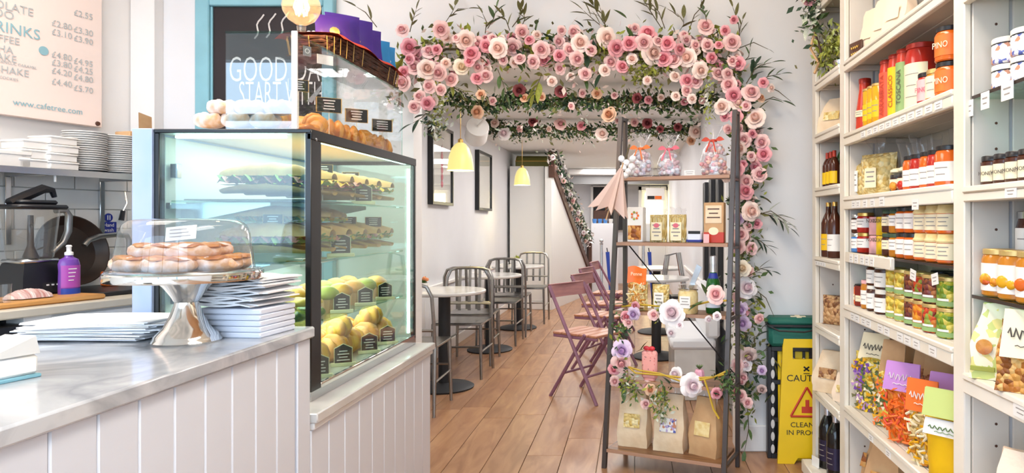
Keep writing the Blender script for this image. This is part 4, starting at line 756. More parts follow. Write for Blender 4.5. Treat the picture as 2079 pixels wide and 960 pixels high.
MB().use(M['brown_dark']).box(-1.235, -1.145, 9.86, 9.94, 1.9, 2.29, c=.006).build('newel_post', st); q = Vector(sp_(1, 0)); MB().use(M['brown_dark']).box(q.x - .045, q.x + .045, q.y - .045, q.y + .045, 0, zt(1) + .62, c=.006).build('newel_post', st)
for k in range(22):
    u = (k + 1) / 23; MB().use(M['dark']).tube([sp_(u, zt(u) + .03), sp_(u, min(2.27, 2.28 + (zt(1) + .55 - 2.28) * u))], .007, 5).build('spindle', st)
t = thing('security_camera', 'small white dome camera on the dark post at the stair top', 'camera', (-1.17, 9.84, 2.30)); t.location = at(1124, 302, 9.83); MB().use(M['white']).blob((0, 0, 0), .045, .045, .045, 12, 8).build('camera_body', t); MB().use(M['black']).lathe([(0, 0), (.022, 0), (.018, .01), (0, .012)], 12).build('lens', t, (0, -.04, 0), (R(90), 0, 0)); MB().use(M['white']).tube([(0, .02, 0), (0, .06, 0)], .02, 8).build('mount', t)
# far end
hw = thing('half_wall', 'grey half height partition wall with blue cups along its top', 'partition', (0, 0, 0)); part('partition', hw, M['wall_cool'], -.78, -.30, 12.4, 12.5, 0, 1.24, c=.003)
for i in range(5):
    p = at(1207 + i * 11, 440, 12.45); t = inst(MB().use(M['blue_cup'] if i % 2 == 0 or i < 2 else M['stone_top']).lathe([(.03, 0), (.04, .05), (.04, .08), (.036, .08), (.033, .01), (0, .01)], 12).mesh('cup'), 'cup', None, (p.x, 12.45, 1.241)); tag(t, f'{"blue" if i % 2 == 0 or i < 2 else "pale"} cup on the far partition, {ORD[i]} from the stair side', 'cup', 'cups on the far partition')
dk = struct('door_1'); MB().use(M['dark']).box(-.85, -.25, 14.1, 14.2, 1.1, 1.98).build('dark_opening', dk); MB().use(M['white']).box(-.9, -.85, 14.05, 14.2, 0, 2.0, c=.006).build('jamb', dk); MB().use(M['white']).box(-.9, -.2, 14.05, 14.2, 1.98, 2.0, c=.006).build('door_head', dk); MB().use(M['brown_dark']).box(-.84, -.5, 14.0, 14.1, 1.0, 1.5, c=.01).build('cupboard_inside', dk)
d2 = struct('door_2')
for a in ((.02 + .0, .09, 14.1, 14.2, 0, 2.02), (.92, .99, 14.1, 14.2, 0, 2.02)): pass
xa, xb = (1296 - CX) * 13.9 / F, (1352 - CX) * 13.9 / F
MB().use(M['white']).box(xa, xa + .07, 13.85, 14.2, 0, 1.98, c=.006).build('jamb', d2); MB().use(M['white']).box(xb, xb + .07, 13.85, 14.2, 0, 1.98, c=.006).build('jamb', d2); MB().use(M['white']).box(xa, xb + .07, 13.85, 14.2, 1.9, 1.98, c=.006).build('door_head', d2)
MB().use(M['door_white']).box(xa + .07, xb, 13.95, 14.0, 0, 1.9, c=.004).build('door_leaf', d2); MB().use(M['lamp_in']).box(xa + .14, xb - .07, 13.94, 13.95, 1.05, 1.84).build('lit_pane', d2)
for z_ in (1.25, 1.45, 1.65): MB().use(M['white']).box(xa + .14, xb - .07, 13.93, 13.94, z_, z_ + .015).build('glazing_bar', d2)
es = thing('door_sign', 'white sign with black and orange blocks above the far door', 'sign', at(1330, 396, 12.6)); part('panel', es, M['white'], -.17, .17, -.01, .01, -.10, .13, c=.003); part('black_block', es, M['dark'], -.14, -.01, -.013, -.01, -.075, -.015, c=.001); part('orange_block', es, M['orange_label'], -.005, .12, -.013, -.01, -.075, -.015, c=.001); MB().use(M['grey']).tube([(-.1, .0, .13), (-.1, 0, .543)], .003, 4).build('hanger', es); MB().use(M['grey']).tube([(.1, .0, .13), (.1, 0, .543)], .003, 4).build('hanger', es)
t = thing('wall_rail', 'white rack with three upright black bars on the right hall wall', 'rack', (.6, 5.42, 0))
part('back_board', t, M['white'], .03, .055, -.62, .62, .5, 1.64, c=.004)
for i in range(3): part('bar', t, M['black'], -.01, .03, -.52 + i * .48, -.38 + i * .48, .55, 1.60, c=.006)
for i, (px, py) in enumerate(((1221, 492), (1306, 492))):
    p = at(px, py, 10.2); t = thing('barrier_post', 'chrome rope barrier post ' + ['left of the shelf rack near the stairs', 'seen through the shelf rack beside a blue broom'][i], 'post', (p.x, 10.2, 0), 0, 'chrome posts at the hall end'); MB().use(M['steel']).lathe([(.14, 0), (.14, .015), (.03, .03), (.022, .05), (.022, .93), (.03, .94), (.012, .955), (.032, .98), (.03, 1.0), (0, 1.015)], 16).build('post_body', t)
    t2 = thing('blue_umbrella', 'closed blue umbrella leaning beside the ' + ['chrome post near the stairs', 'chrome post seen through the rack'][i], 'umbrella', (p.x + .09, 10.22, 0), 0, 'closed blue umbrellas at the hall end'); MB().use(M['blue']).tube([(.05, 0, .05), (.0, 0, .82)], [.012, .03], 8).build('folded_canopy', t2); MB().use(M['black']).tube([(0, 0, .82), (-.01, 0, .88)], .008, 6).build('handle', t2)
# stacked metal frames and little white house behind the rack
t = thing('stacked_metal_chairs', 'nested pair of bent chrome chairs against the right hall wall', 'chair', (.47, 7.45, 0))
for k in range(3): MB().use(M['steel']).tube([(-.2, .1 + k * .03, 0), (-.2 + .02 * k, .0 + k * .03, .45), (-.14 + .02 * k, -.02 + k * .03, .9), (-.02 + .02 * k, -.02 + k * .03, .93), (.06 + .02 * k, 0 + k * .03, .45), (.08, .1 + k * .03, 0)], .013, 6).build('chair_frame', t)
MB().use(M['black']).box(-.19, .08, -.1, .12, .44, .47, c=.008).build('seat', t)
# bench on right seen through the rack
bn = thing('padded_bench', 'low pale grey padded bench seen through the shelf rack', 'bench', (.30, 5.2, 0)); part('seat_pad', bn, M['wall_cool'], -.05, .27, -.35, .55, .36, .44, c=.02); part('bench_base', bn, M['stone_top'], -.02, .27, -.33, .53, .0, .36, c=.004); part('back_pad', bn, M['wall_cool'], .2, .3, -.35, .55, .44, .78, c=.02)
# ================================================================ flowers
def rose_mesh(seed, mname, full=1):
    g = random.Random(seed); b = MB().use(M[mname])
    layers = [(2, .16, .80, -.25, 1.5), (3, .30, .80, -.15, 1.3), (4, .50, .74, .0, 1.2), (5, .74, .58, .22, 1.1), (6, .96, .34, .42, 1.05)]
    for li, (n, rad, h, curl, wide) in enumerate(layers):
        off = g.uniform(0, 6)
        for i in range(n):
            t0 = off + 2 * PI * i / n + g.uniform(-.12, .12); wd = PI / n * wide * 1.25; hh = h * g.uniform(.9, 1.08); cu = curl * g.uniform(.8, 1.2); rr = rad * g.uniform(.93, 1.05)
            def fn(u, v):
                q = (u - .5) * 2; r = rr * (.35 + .65 * v ** .5) * (1 + cu * v * v) * (1 - .10 * q * q * v); top = hh * (v ** .9) - cu * .55 * v ** 4 - .12 * q * q * v
                th = t0 + q * wd * (.45 + .55 * math.sin(PI * (.25 + .55 * v)))
                return (r * math.cos(th) * .86, r * math.sin(th) * .86, top + (.28 if li == 0 else 0) * v * .2)
            b.grid(fn, 4, 3)
    b.lathe([(.30, .30), (.30, .58), (.24, .72), (.13, .80), (0, .82)], 9, cap=False)
    for i in range(5):
        a0 = i * 1.26 + seed; b.grid(lambda u, v: ((.10 + .035 * i) * math.cos(a0 + 2.4 * u), (.10 + .035 * i) * math.sin(a0 + 2.4 * u), .70 - .03 * i + .15 * v), 5, 1)
    return b.mesh('rose', 80)
RM = {k: [rose_mesh(i * 7 + j, 'rose_' + k) for j in range(2)] for i, k in enumerate('pdlcorvwg')}
def leaf_mesh(m, asp=.28, fold=.12):
    b = MB().use(M[m]); n = 5; L_ = []; Rr = []; C = []
    for i in range(n + 1):
        u = i / n; w_ = asp * math.sin(PI * u ** .85) ** .8 * .5; z = -.12 * u * u
        C.append(b.av((u, 0, z))); L_.append(b.av((u, w_, z + fold * w_ * 2))); Rr.append(b.av((u, -w_, z + fold * w_ * 2)))
    for i in range(n): b.af(C[i], C[i + 1], L_[i + 1], L_[i]); b.af(Rr[i], Rr[i + 1], C[i + 1], C[i])
    return b.mesh('leaf', 80)
LM = {k: leaf_mesh(k, a) for k, a in (('leaf', .34), ('leaf_dark', .36), ('leaf_olive', .26), ('leaf_lime', .4), ('leaf_grey', .4))}
def rose(par, p, r, k, face=None, g=rnd):
    f = face or Vector((g.uniform(-.45, .45), -1, g.uniform(-.35, .35))); q = Vector(f).to_track_quat('Z', 'Y').to_euler()
    o = inst(RM[k][g.randrange(2)], 'rose', par, p, q, r); return o
def leaf(par, p, d, L_, k='leaf', g=rnd):
    q = Vector(d).to_track_quat('X', 'Z').to_euler(); return inst(LM[k], 'leaf', par, p, q, L_)
def foliage(par, pts, n, spread, ls, mats, seed, name='foliage', down=0, ymax=99):
    g = random.Random(seed); b = MB()
    for i in range(n):
        u = g.random() * (len(pts) - 1.001); a = int(u); c = pts[a].lerp(pts[a + 1], u - a); sx, sy, sz = spread
        c = c + Vector((g.gauss(0, sx), g.gauss(0, sy), g.gauss(0, sz) - (down * g.random() ** 2)))
        c.y = min(c.y, ymax); d = Vector((g.uniform(-1, 1), g.uniform(-1, .05), g.uniform(-1, 1))).normalized() * ls * g.uniform(.6, 1.3); s_ = d.cross(Vector((g.uniform(-1, 1), g.uniform(-1, 1), g.uniform(-1, 1)))).normalized() * d.length * .22
        b.use(M[g.choice(mats)]); b.poly([c, c + d * .5 + s_, c + d]); b.poly([c, c + d, c + d * .5 - s_])
    o = b.build(name, par, ang=80); o['kind'] = 'stuff'; return o
def P2(L_, D): return [at(x, y, D) for x, y in L_]
ga = thing('rose_garland', 'lush pink rose garland along the top and right side of the hall opening', 'garland')
path = P2([(800, 175), (850, 130), (905, 100), (960, 100), (1020, 105), (1080, 105), (1150, 110), (1220, 110), (1290, 105), (1350, 110), (1410, 115), (1455, 110), (1490, 150), (1500, 210), (1515, 260), (1525, 310), (1520, 370), (1510, 420), (1512, 480), (1505, 540), (1510, 600), (1510, 650), (1520, 720), (1515, 780), (1510, 820)], 3.72)
MB().use(M['stem']).tube(path, .007, 6).build('vine', ga)
foliage(ga, path[:13], 1500, (.05, .02, .065), .05, ['leaf', 'leaf_olive', 'leaf_lime', 'leaf_olive', 'leaf_lime', 'rose_p', 'rose_l'], 3, ymax=3.76)
foliage(ga, path[12:], 1100, (.04, .03, .05), .042, ['leaf', 'leaf_dark', 'leaf_lime', 'leaf_olive', 'leaf'], 4, ymax=3.76)
foliage(ga, P2([(895, 200), (893, 235)], 3.7), 170, (.018, .02, .06), .028, ['leaf_lime', 'leaf_grey', 'leaf_lime'], 5, ymax=3.76); foliage(ga, P2([(1436, 160), (1438, 235)], 3.68), 140, (.014, .02, .05), .026, ['leaf_lime', 'leaf_grey'], 6, ymax=3.76)
foliage(ga, P2([(1300, 150), (1312, 150)], 3.68), 160, (.05, .03, .03), .035, ['leaf_lime', 'leaf_lime', 'leaf_olive'], 7, ymax=3.76); foliage(ga, P2([(1210, 105), (1222, 105)], 3.68), 90, (.03, .03, .03), .035, ['leaf_lime', 'leaf_olive'], 8, ymax=3.76)
foliage(ga, P2([(870, 225), (895, 260), (880, 240)], 3.72), 130, (.03, .02, .04), .035, ['leaf_dark', 'leaf_olive', 'leaf_grey'], 9, ymax=3.76)
RS = '''817,62,13,p 831,96,17,d 895,60,16,p 872,105,14,p 887,101,10,d 946,82,19,l 971,88,13,p 987,93,13,d 958,110,16,d 953,125,10,d 1013,98,18,l 1042,96,17,p 1056,120,11,p 1059,65,14,p 1100,100,16,p 1083,125,13,p 1106,124,12,d 1136,84,12,p 1118,101,10,p 1135,113,12,d 1137,139,11,p 867,141,19,l 843,138,14,p 820,168,16,p 892,148,15,p 918,162,13,p 872,175,13,p 896,182,11,p 853,196,12,p 841,217,12,p 868,210,13,d 880,204,10,l 937,137,15,c 968,160,12,d 987,155,13,p 820,146,11,d 1121,165,10,l 977,192,10,o
1166,65,13,p 1178,88,18,l 1155,101,13,p 1171,119,14,p 1188,150,12,p 1159,155,8,l 1231,77,18,l 1250,98,16,d 1277,89,15,d 1243,125,15,p 1262,136,13,d 1228,143,11,l 1283,120,11,l 1290,57,9,p 1314,70,18,d 1308,86,16,p 1326,108,21,l 1348,119,16,d 1367,122,16,p 1355,89,15,d 1396,117,18,l 1379,100,11,d 1432,55,16,p 1436,93,13,p 1444,117,11,d 1487,86,16,p 1472,62,10,d 1499,129,13,d 1486,124,10,p 1422,143,15,l 1394,165,14,d 1413,165,13,p 1370,156,11,l 1393,184,11,p 1372,196,9,l 1405,201,9,l 1314,163,9,l 1456,150,13,p 1477,150,11,p 1480,172,16,p 1489,193,15,d 1467,217,16,l 1496,210,15,l 1525,189,17,p 1549,168,10,d 1565,179,8,l 1544,199,9,o 1472,237,10,d 1494,237,13,d 1535,241,19,l 1498,261,11,p 1511,284,14,p 1499,301,16,l 1547,289,15,p 1551,313,14,d
1497,344,13,d 1534,337,11,d 1542,354,14,p 1514,369,14,p 1512,389,16,d 1495,402,12,l 1523,429,19,l 1499,444,11,v 1519,459,9,p 1504,477,15,p 1499,500,14,p 1525,504,12,p 1506,545,16,c 1490,560,12,l 1515,585,20,w 1500,603,12,p 1503,627,14,v 1508,655,15,v 1541,646,10,p 1518,722,17,g 1497,742,13,p 1514,740,12,w 1547,752,9,v 1547,790,9,g 1505,803,11,p 1518,817,10,p 928,78,9,p 1075,82,10,d 1200,102,11,p 1214,84,9,l 1335,84,10,p 1090,72,9,l 1022,122,9,p 1000,78,9,p 905,128,10,l 832,120,10,d 1140,62,9,p 1411,92,10,p 1459,92,9,d 1515,215,10,p 1477,262,9,p 1527,272,9,d 1525,317,9,p 1509,333,8,d'''
g = random.Random(11)
for s_ in RS.split():
    x, y, r_, k = s_.split(','); x, y, r_ = int(x), int(y), int(r_); D = 3.66 - g.uniform(-.02, .05); rose(ga, at(x, y, D), r_ * D / F * 1.02, k, g=g)
def sprig(par, pts, D, m='leaf_olive', n=5, L_=.065, g=g):
    P = [at(x, y, D + g.uniform(-.04, .02)) for x, y in pts]; t = MB().use(M['stem']).tube(P, [.0024] * (len(P) - 1) + [.0012], 4).build('sprig', par)
    for i in range(n):
        u = .25 + .75 * i / (n - 1) if n > 1 else 1; q = u * (len(P) - 1); a = min(int(q), len(P) - 2); c = P[a].lerp(P[a + 1], q - a); d = (P[a + 1] - P[a]).normalized(); s_ = Vector((-d.z, 0, d.x)) * (.55 if i % 2 else -.55) * (0 if i == n - 1 else 1)
        leaf(t, c, d + s_ + Vector((0, g.uniform(-.3, .1), 0)), L_ * g.uniform(1.0, 1.5), m, g)
for pts, m, n, L_ in (([(765, 55), (742, 25), (724, 14)], 'leaf_olive', 2, .07), ([(832, 65), (838, 40), (845, 20)], 'leaf_olive', 6, .05), ([(905, 45), (918, 25), (924, 12)], 'leaf_olive', 3, .06), ([(918, 30), (930, 18), (950, 17)], 'leaf_olive', 2, .06), ([(985, 68), (988, 45), (980, 28)], 'leaf_olive', 3, .06), ([(990, 58), (1002, 38), (1008, 18)], 'leaf', 4, .07), ([(1035, 62), (1028, 42), (1018, 28)], 'leaf_olive', 4, .06), ([(1040, 55), (1055, 35), (1058, 18)], 'leaf_olive', 5, .06), ([(1060, 52), (1066, 38), (1062, 25)], 'leaf_olive', 4, .05), ([(1090, 68), (1086, 58), (1088, 50)], 'leaf', 2, .06),
    ([(1232, 62), (1205, 40), (1185, 22)], 'leaf_olive', 5, .07), ([(1235, 60), (1215, 30), (1205, 12)], 'leaf_olive', 5, .07), ([(1230, 60), (1226, 35), (1218, 15)], 'leaf_olive', 3, .06), ([(1345, 60), (1322, 25), (1306, 0)], 'leaf_olive', 6, .07), ([(1350, 58), (1338, 25), (1315, -2)], 'leaf_olive', 6, .07), ([(1380, 62), (1388, 50), (1388, 38)], 'leaf_olive', 3, .07), ([(1378, 34), (1366, 24), (1355, 18)], 'leaf_olive', 2, .07), ([(1396, 70), (1410, 30), (1424, 15), (1424, -5)], 'leaf_olive', 3, .05), ([(1435, 45), (1432, 30), (1428, 20)], 'leaf', 5, .05), ([(1503, 95), (1500, 50), (1488, 15)], 'leaf_olive', 4, .06), ([(1500, 75), (1503, 55), (1508, 40)], 'leaf_olive', 3, .05),
    ([(1500, 98), (1530, 86), (1560, 100)], 'leaf_olive', 1, .03), ([(1505, 130), (1520, 115), (1523, 98)], 'leaf', 3, .05), ([(1515, 170), (1530, 145), (1536, 130)], 'leaf_dark', 6, .06), ([(1525, 145), (1545, 132), (1566, 127)], 'leaf', 3, .07), ([(1540, 165), (1560, 155), (1585, 150)], 'leaf', 5, .06), ([(1545, 170), (1580, 185), (1606, 206)], 'leaf_olive', 1, .02), ([(1550, 205), (1570, 197), (1588, 204)], 'leaf', 2, .07), ([(1495, 100), (1460, 85), (1450, 70)], 'leaf_dark', 5, .07),
    ([(1540, 435), (1565, 428), (1598, 450)], 'leaf_grey', 6, .07), ([(1545, 432), (1575, 440), (1603, 462)], 'leaf_dark', 5, .06), ([(1525, 480), (1545, 490), (1560, 502)], 'leaf_dark', 5, .06), ([(1520, 560), (1545, 545), (1565, 550)], 'leaf_dark', 4, .05), ([(1530, 585), (1555, 605), (1575, 650)], 'leaf_olive', 2, .03), ([(1525, 700), (1550, 662), (1572, 662)], 'leaf_dark', 4, .08), ([(1540, 720), (1560, 705), (1572, 740)], 'leaf_olive', 5, .05), ([(1518, 830), (1520, 870), (1512, 915)], 'leaf', 4, .05), ([(870, 225), (855, 240), (838, 250)], 'leaf_dark', 3, .07), ([(1010, 140), (1020, 165), (1028, 190)], 'leaf', 4, .07), ([(1100, 150), (1092, 170), (1085, 190)], 'leaf_lime', 6, .06), ([(960, 165), (975, 180), (985, 195)], 'leaf_olive', 4, .06), ([(905, 160), (925, 180), (945, 190)], 'leaf_lime', 5, .06), ([(1190, 130), (1180, 150), (1195, 165)], 'leaf', 4, .06)):
    sprig(ga, pts, 3.7, m, n, L_)
for i in range(85):
    u = g.random(); 
    if i < 62: x, y = g.uniform(815, 1500), 0; q = [p for p in path[:13]]; y = 110 + g.gauss(0, 24) - (12 if x > 900 else -25)
    else: y = g.uniform(150, 800); x = 1512 + g.gauss(0, 15)
    D = 3.70 + g.uniform(-.03, .02); rose(ga, at(x, y, D), g.uniform(7, 11) * D / F, g.choice('pplldpl'), g=g)
# big leaves on the garland
for i in range(90):
    if i < 55: x = g.uniform(800, 1490); y = 105 + g.gauss(0, 26); 
    else: x = 1515 + g.gauss(0, 20); y = g.uniform(150, 830)
    leaf(ga, at(x, y, 3.68), Vector((g.uniform(-1, 1), -.3, g.uniform(-1, 1))), g.uniform(.06, .1), g.choice(['leaf', 'leaf_dark', 'leaf_olive', 'leaf_lime']), g)
for D, pl, rs, lab, n in ((5.2, [(915, 190), (960, 208), (1020, 205), (1054, 190), (1100, 205), (1160, 198), (1230, 205), (1290, 198), (1340, 200), (1400, 205), (1450, 195)], '1054,183,12,r 1138,187,12,r 970,227,13,o 1237,234,15,o 1065,200,9,o 1100,197,8,o 1182,189,8,p 1212,190,10,o 1248,194,7,p 1293,199,10,r 1316,203,8,d 1342,198,7,l 1390,207,8,d 1425,204,7,p 1000,205,8,p 1160,215,7,p', 'green leafy garland with small dark roses, second one behind the pink arch', 2300),
    (7.0, [(985, 240), (1000, 255), (1040, 262), (1100, 258), (1160, 262), (1230, 262), (1300, 258), (1360, 262), (1420, 258), (1478, 240)], '1082,247,9,r 1024,272,13,w 1138,252,11,p 1180,256,9,d 1222,273,12,l 1005,250,9,l 1314,250,10,r 1288,248,8,p 1403,286,9,o 1412,268,12,l 1376,258,8,r 1055,262,7,p 1115,262,6,l 1255,245,6,p 1340,262,7,r', 'green leafy garland farthest back under the hall ceiling', 2300)):
    t = thing('leaf_garland', lab, 'garland', (0, 0, 0), 0, 'green garlands strung across the hall'); P = P2(pl, D); MB().use(M['stem']).tube(P, .01, 5).build('vine', t)
    foliage(t, P, n, (.05, .03, .024 * D / 5.2), .05, ['leaf_dark', 'leaf', 'leaf_dark', 'leaf_olive', 'leaf'], int(D), down=.08); foliage(t, P, 130, (.05, .03, .05), .05, ['leaf_grey', 'rose_l'], int(D) + 20, 'blossom_sprays', down=.2)
    for s_ in rs.split(): x, y, r_, k = s_.split(','); rose(t, at(int(x), int(y), D - .08), int(r_) * D / F, k, g=g)
    MB().use(M['stem']).tube([P[0], Vector((P[0].x, P[0].y, 2.3))], .002, 4).build('hanging_wire', t); MB().use(M['stem']).tube([P[-1], Vector((P[-1].x, P[-1].y, 2.3))], .002, 4).build('hanging_wire', t)
t = thing('handrail_garland', 'pale flower and leaf garland winding down the dark stair handrail', 'garland'); P = [Vector(sp_(u, 2.25 + (zt(1) + .5 - 2.25) * u)) + Vector((.0, -.08, 0)) for u in (0, .2, .4, .6, .8, 1)]
MB().use(M['stem']).tube(P, .01, 5).build('vine', t)
foliage(t, P, 900, (.05, .08, .05), .07, ['leaf_dark', 'leaf_grey', 'rose_l', 'leaf', 'rose_w', 'leaf_dark'], 44)
for i in range(16): u = i / 15; rose(t, Vector(sp_(u, 2.2 + (zt(1) + .5 - 2.25) * u)) + Vector((g.uniform(-.05, .05), -.16, g.uniform(-.05, .05))), .035, 'wpl'[i % 3], g=g)
# ================================================================ ladder rack
RO = Vector((-.157, 3.54, 0)); RU = Vector((.925, -.38, 0)).normalized(); RV = Vector((.38, .925, 0)).normalized(); RZ = math.atan2(RU.y, RU.x)
def Ra(px, b):
    k = (px - CX) / F; return (k * (RO.y + b * RV.y) - RO.x - b * RV.x) / (RU.x - k * RU.y)
def Rp(px, b, z): a = Ra(px, b); return RO + RU * a + RV * b + Vector((0, 0, z))
rk = thing('ladder_shelf', 'dark metal ladder shelf rack with five brown wooden shelves', 'shelf rack', tuple(RO), RZ); W = .63; TP = 1.83
fb_ = lambda z: .215 * z / TP
for a in (0, W):
    MB().use(M['rack_metal']).poly([]) if 0 else None
    b = MB().use(M['rack_metal'])
    h0 = .0; q0 = [(a - .011, h0 - .011, 0), (a + .011, h0 - .011, 0), (a + .011, h0 + .011, 0), (a - .011, h0 + .011, 0)]; q1 = [(x, y + fb_(TP), TP) for x, y, _ in q0]
    i0 = [b.av(p) for p in q0]; i1 = [b.av(p) for p in q1]
    for i in range(4): b.af(i0[i], i0[(i + 1) % 4], i1[(i + 1) % 4], i1[i])
    b.af(*i0[::-1]); b.af(*i1); b.build('front_leg', rk)
    part('rear_leg', rk, M['rack_metal'], a - .011, a + .011, .262, .284, 0, TP, c=.002); part('side_bar', rk, M['rack_metal'], a - .009, a + .009, fb_(TP), .27, TP - .02, TP, c=.002)
    for z in (.10, .455, .80, 1.155, 1.5): part('side_bar', rk, M['rack_metal'], a - .009, a + .009, fb_(z), .27, z - .03, z - .016, c=.002)
RSZ = (.10, .455, .80, 1.155, 1.5)
for z in RSZ:
    part('shelf_board', rk, M['rack_wood'], .014, W - .014, fb_(z) - .012, .262, z - .018, z, c=.003); part('shelf_edge', rk, M['rack_edge'], .013, W - .013, fb_(z) - .015, fb_(z) - .012, z - .018, z - .001, c=.001)
for z0, z1 in ((.455, 1.155),):
    MB().use(M['black']).tube([(.0, .28, z1), (W, .28, z0)], .004, 5).build('cross_brace', rk)
MB().use(M['black']).tube([(W, .285, 1.1), (.0, .285, .455)], .004, 5).build('cross_brace', rk) if 0 else None
def rthing(name, label, cat, px, b, z, rz=0, g_=None): p = Rp(px, b, z); return thing(name, label, cat, tuple(p), RZ + rz, g_)
def clearbag(name, label, px, b, z, w_, h_, d_, fill, label_m=None, neck=0, grp=None, cat='bag', tie=None, head=None, rz=0, T=None, loc=None, n=10, bottomw=1.0):
    t = T or (thing(name, label, cat, loc, rz, grp) if loc is not None else rthing(name, label, cat, px, b, z, rz, grp))
    def sh(s_, k=1.0, top=h_):
        def f(u, v):
            e = (math.sin(PI * min(max(u, .0), 1)) ** .45); bv = min(1, v * 6) ** .5; tv = 1 - max(0, (v - .82) / .18) ** 2 * (.85)
            return ((u - .5) * w_ * k * (1 + .03 * math.sin(v * 9 + s_)), s_ * d_ * .5 * e * (.55 + .45 * bv) * tv * k, v * top)
        return f
    b_ = MB().use(M[fill] if isinstance(fill, str) else fill); b_.grid(sh(-1), n, 8); b_.grid(sh(1), n, 8); b_.grid(lambda u, v: ((u - .5) * w_, (v - .5) * d_ * .55, .001), 2, 2); b_.build('contents', t)
    return t
def label_plate(t, m, w_, z0, z1, y, lines=3, ink='ink_grey', name='label', x0=0):
    MB().use(M[m]).box(x0 - w_ / 2, x0 + w_ / 2, y - .0015, y, z0, z1, c=.0004).build(name, t)
    for i in range(lines):
        zz = z1 - (z1 - z0) * (i + 1) / (lines + 1.2); ww = w_ * (.36, .28, .4, .22)[i % 4]; MB().use(M[ink]).box(x0 - ww, x0 + ww, y - .0022, y - .0015, zz, zz + (z1 - z0) * .07).build('print_line', t)
def film(t, w_, z0, z1, d_, fan=1.3, n=9):
    b_ = MB().use(M['cello'])
    b_.grid(lambda u, v: ((u - .5) * w_ * (1 + (fan - 1) * v), .012 * math.sin(u * 19 + v * 3) * (.3 + v) , z0 + (z1 - z0) * v * (1 + .12 * math.sin(u * 13))), 20, 6); b_.build('cellophane', t)
# marshmallow bags
for i, (px, h_, lab, tie, hz) in enumerate(((1302, .14, 'cellophane bag of pale marshmallows with an orange ribbon, left on the rack top shelf', 'orange_label', 1), (1360, .13, 'cellophane bag of pale marshmallows with a thin pink ribbon, middle of the rack top shelf', 'rose_d', 0), (1449, .165, 'cellophane bag of pink marshmallows with a red ribbon, right on the rack top shelf', 'red', 2))):
    t = rthing('marshmallow_bag', lab, 'sweets bag', px, .235, 1.5, 0, 'marshmallow bags on the rack'); g2 = random.Random(i); b_ = MB(); wd = .055 + .008 * (i == 2)
    for k in range(75):
        b_.use(M[g2.choice(['rose_w', 'paper', 'rose_w' if i < 2 else 'rose_l', 'paper_in' if i < 2 else 'rose_p'])]); zz = g2.uniform(.012, h_ - .01); rr = wd * (1 - (zz / h_) ** 3 * .45); a = g2.uniform(0, 6.3); q = g2.uniform(.55, 1)
        b_.blob((rr * q * math.cos(a) * 1.05, rr * q * .7 * math.sin(a), zz), .0135, .0135, .012, 7, 4, .1, g2)
    o = b_.build('marshmallows', t); o['kind'] = 'stuff'
    MB().use(M['cello']).lathe([(.045, 0), (.064, .01), (.068, h_ * .5), (.055, h_ * .85), (.016, h_ + .012), (.014, h_ + .02), (.03, h_ + .05), (.055, h_ + .095)], 22, cap=False, sy=.75).build('cellophane', t)
    b_ = MB().use(M[tie]); b_.lathe([(.017, h_ + .01), (.019, h_ + .016), (.017, h_ + .022)], 12, cap=False)
    for s_ in (-1, 1):
        b_.grid(lambda u, v: (s_ * (.012 + .05 * u), -.02 + (v - .5) * .004, h_ + .016 + .018 * math.sin(PI * u) * (1 if v > .5 else -.3)), 8, 1); b_.grid(lambda u, v: (s_ * (.008 + .018 * u) + (v - .5) * .008, -.04 - .016 * u, h_ + .012 - .06 * u), 5, 1)
    b_.build('ribbon_bow', t)
t = rthing('small_card', 'small white card between the marshmallow bags on the rack', 'card', 1400, .21, 1.5); label_plate(t, 'white', .058, 0, .03, 0, 2)
# shelf 4
t = rthing('biscuit_pack', 'white box with a flower print over a window of golden biscuits on the rack', 'box', 1292, .19, 1.155); part('box', t, M['white'], -.045, .045, -.02, .03, .0, .185, c=.003); MB().use(M['biscuit']).box(-.04, .035, -.024, -.02, .012, .088, c=.002).build('window', t)
for k in range(7): a = k * .9; MB().use(M[('orange_label', 'rose_o', 'leaf_lime')[k % 3]]).blob((.018 * math.cos(a), -.022, .14 + .018 * math.sin(a)), .007, .002, .007, 6, 4).build('printed_flower', t)
t = rthing('cream_envelope', 'pale tall sachet behind the pasta bags on the rack', 'sachet', 1315, .24, 1.155); part('sachet', t, M['lbl_white'], -.05, .05, -.01, .01, 0, .1, c=.004)
for i, (px, lab) in enumerate(((1337, 'clear pasta bag with a white label, left of two on the fourth rack shelf'), (1376, 'clear pasta bag with a white label, right of two on the fourth rack shelf'))):
    t = clearbag('pasta_bag', lab, px, .19, 1.155, .094, .145, .055, 'pasta_long', grp='pasta bags on the fourth rack shelf'); label_plate(t, 'lbl_cream', .06, .01, .105, -.031, 4); MB().use(M['rose_d']).lathe([(0, 0), (.012, 0), (.012, .001), (0, .001)], 12, sx=1.3).build('oval_logo', t, (0, -.0325, .088), (R(90), 0, 0)); film(t, .09, .13, .18, .02, 1.0)
t = rthing('blue_tin', 'low blue and white tin beside the pasta bags on the rack', 'tin', 1412, .2, 1.155); part('tin', t, M['paper_in'], -.04, .04, -.03, .03, 0, .06, c=.008); part('tin_band', t, M['dark'], -.03, .035, -.0315, -.03, .045, .06, c=.001); part('tin_band', t, M['signblue'], -.041, .041, -.031, .031, .004, .016, c=.002)
t = rthing('chocolate_box', 'tall brown box with a red lower band at the right of the fourth rack shelf', 'box', 1451, .185, 1.155); part('box', t, M['kraft'], -.052, .052, -.02, .025, 0, .205, c=.003); part('red_band', t, M['red'], -.0525, .0525, -.0205, .0, .001, .055, c=.001); MB().use(M['lbl_cream']).lathe([(0, 0), (.026, 0), (.026, .0015), (0, .0015)], 20, sy=.75).build('oval_label', t, (0, -.021, .06), (R(90), 0, 0)); label_plate(t, 'kraft_pale', .085, .1, .19, -.021, 3, 'brown_dark')
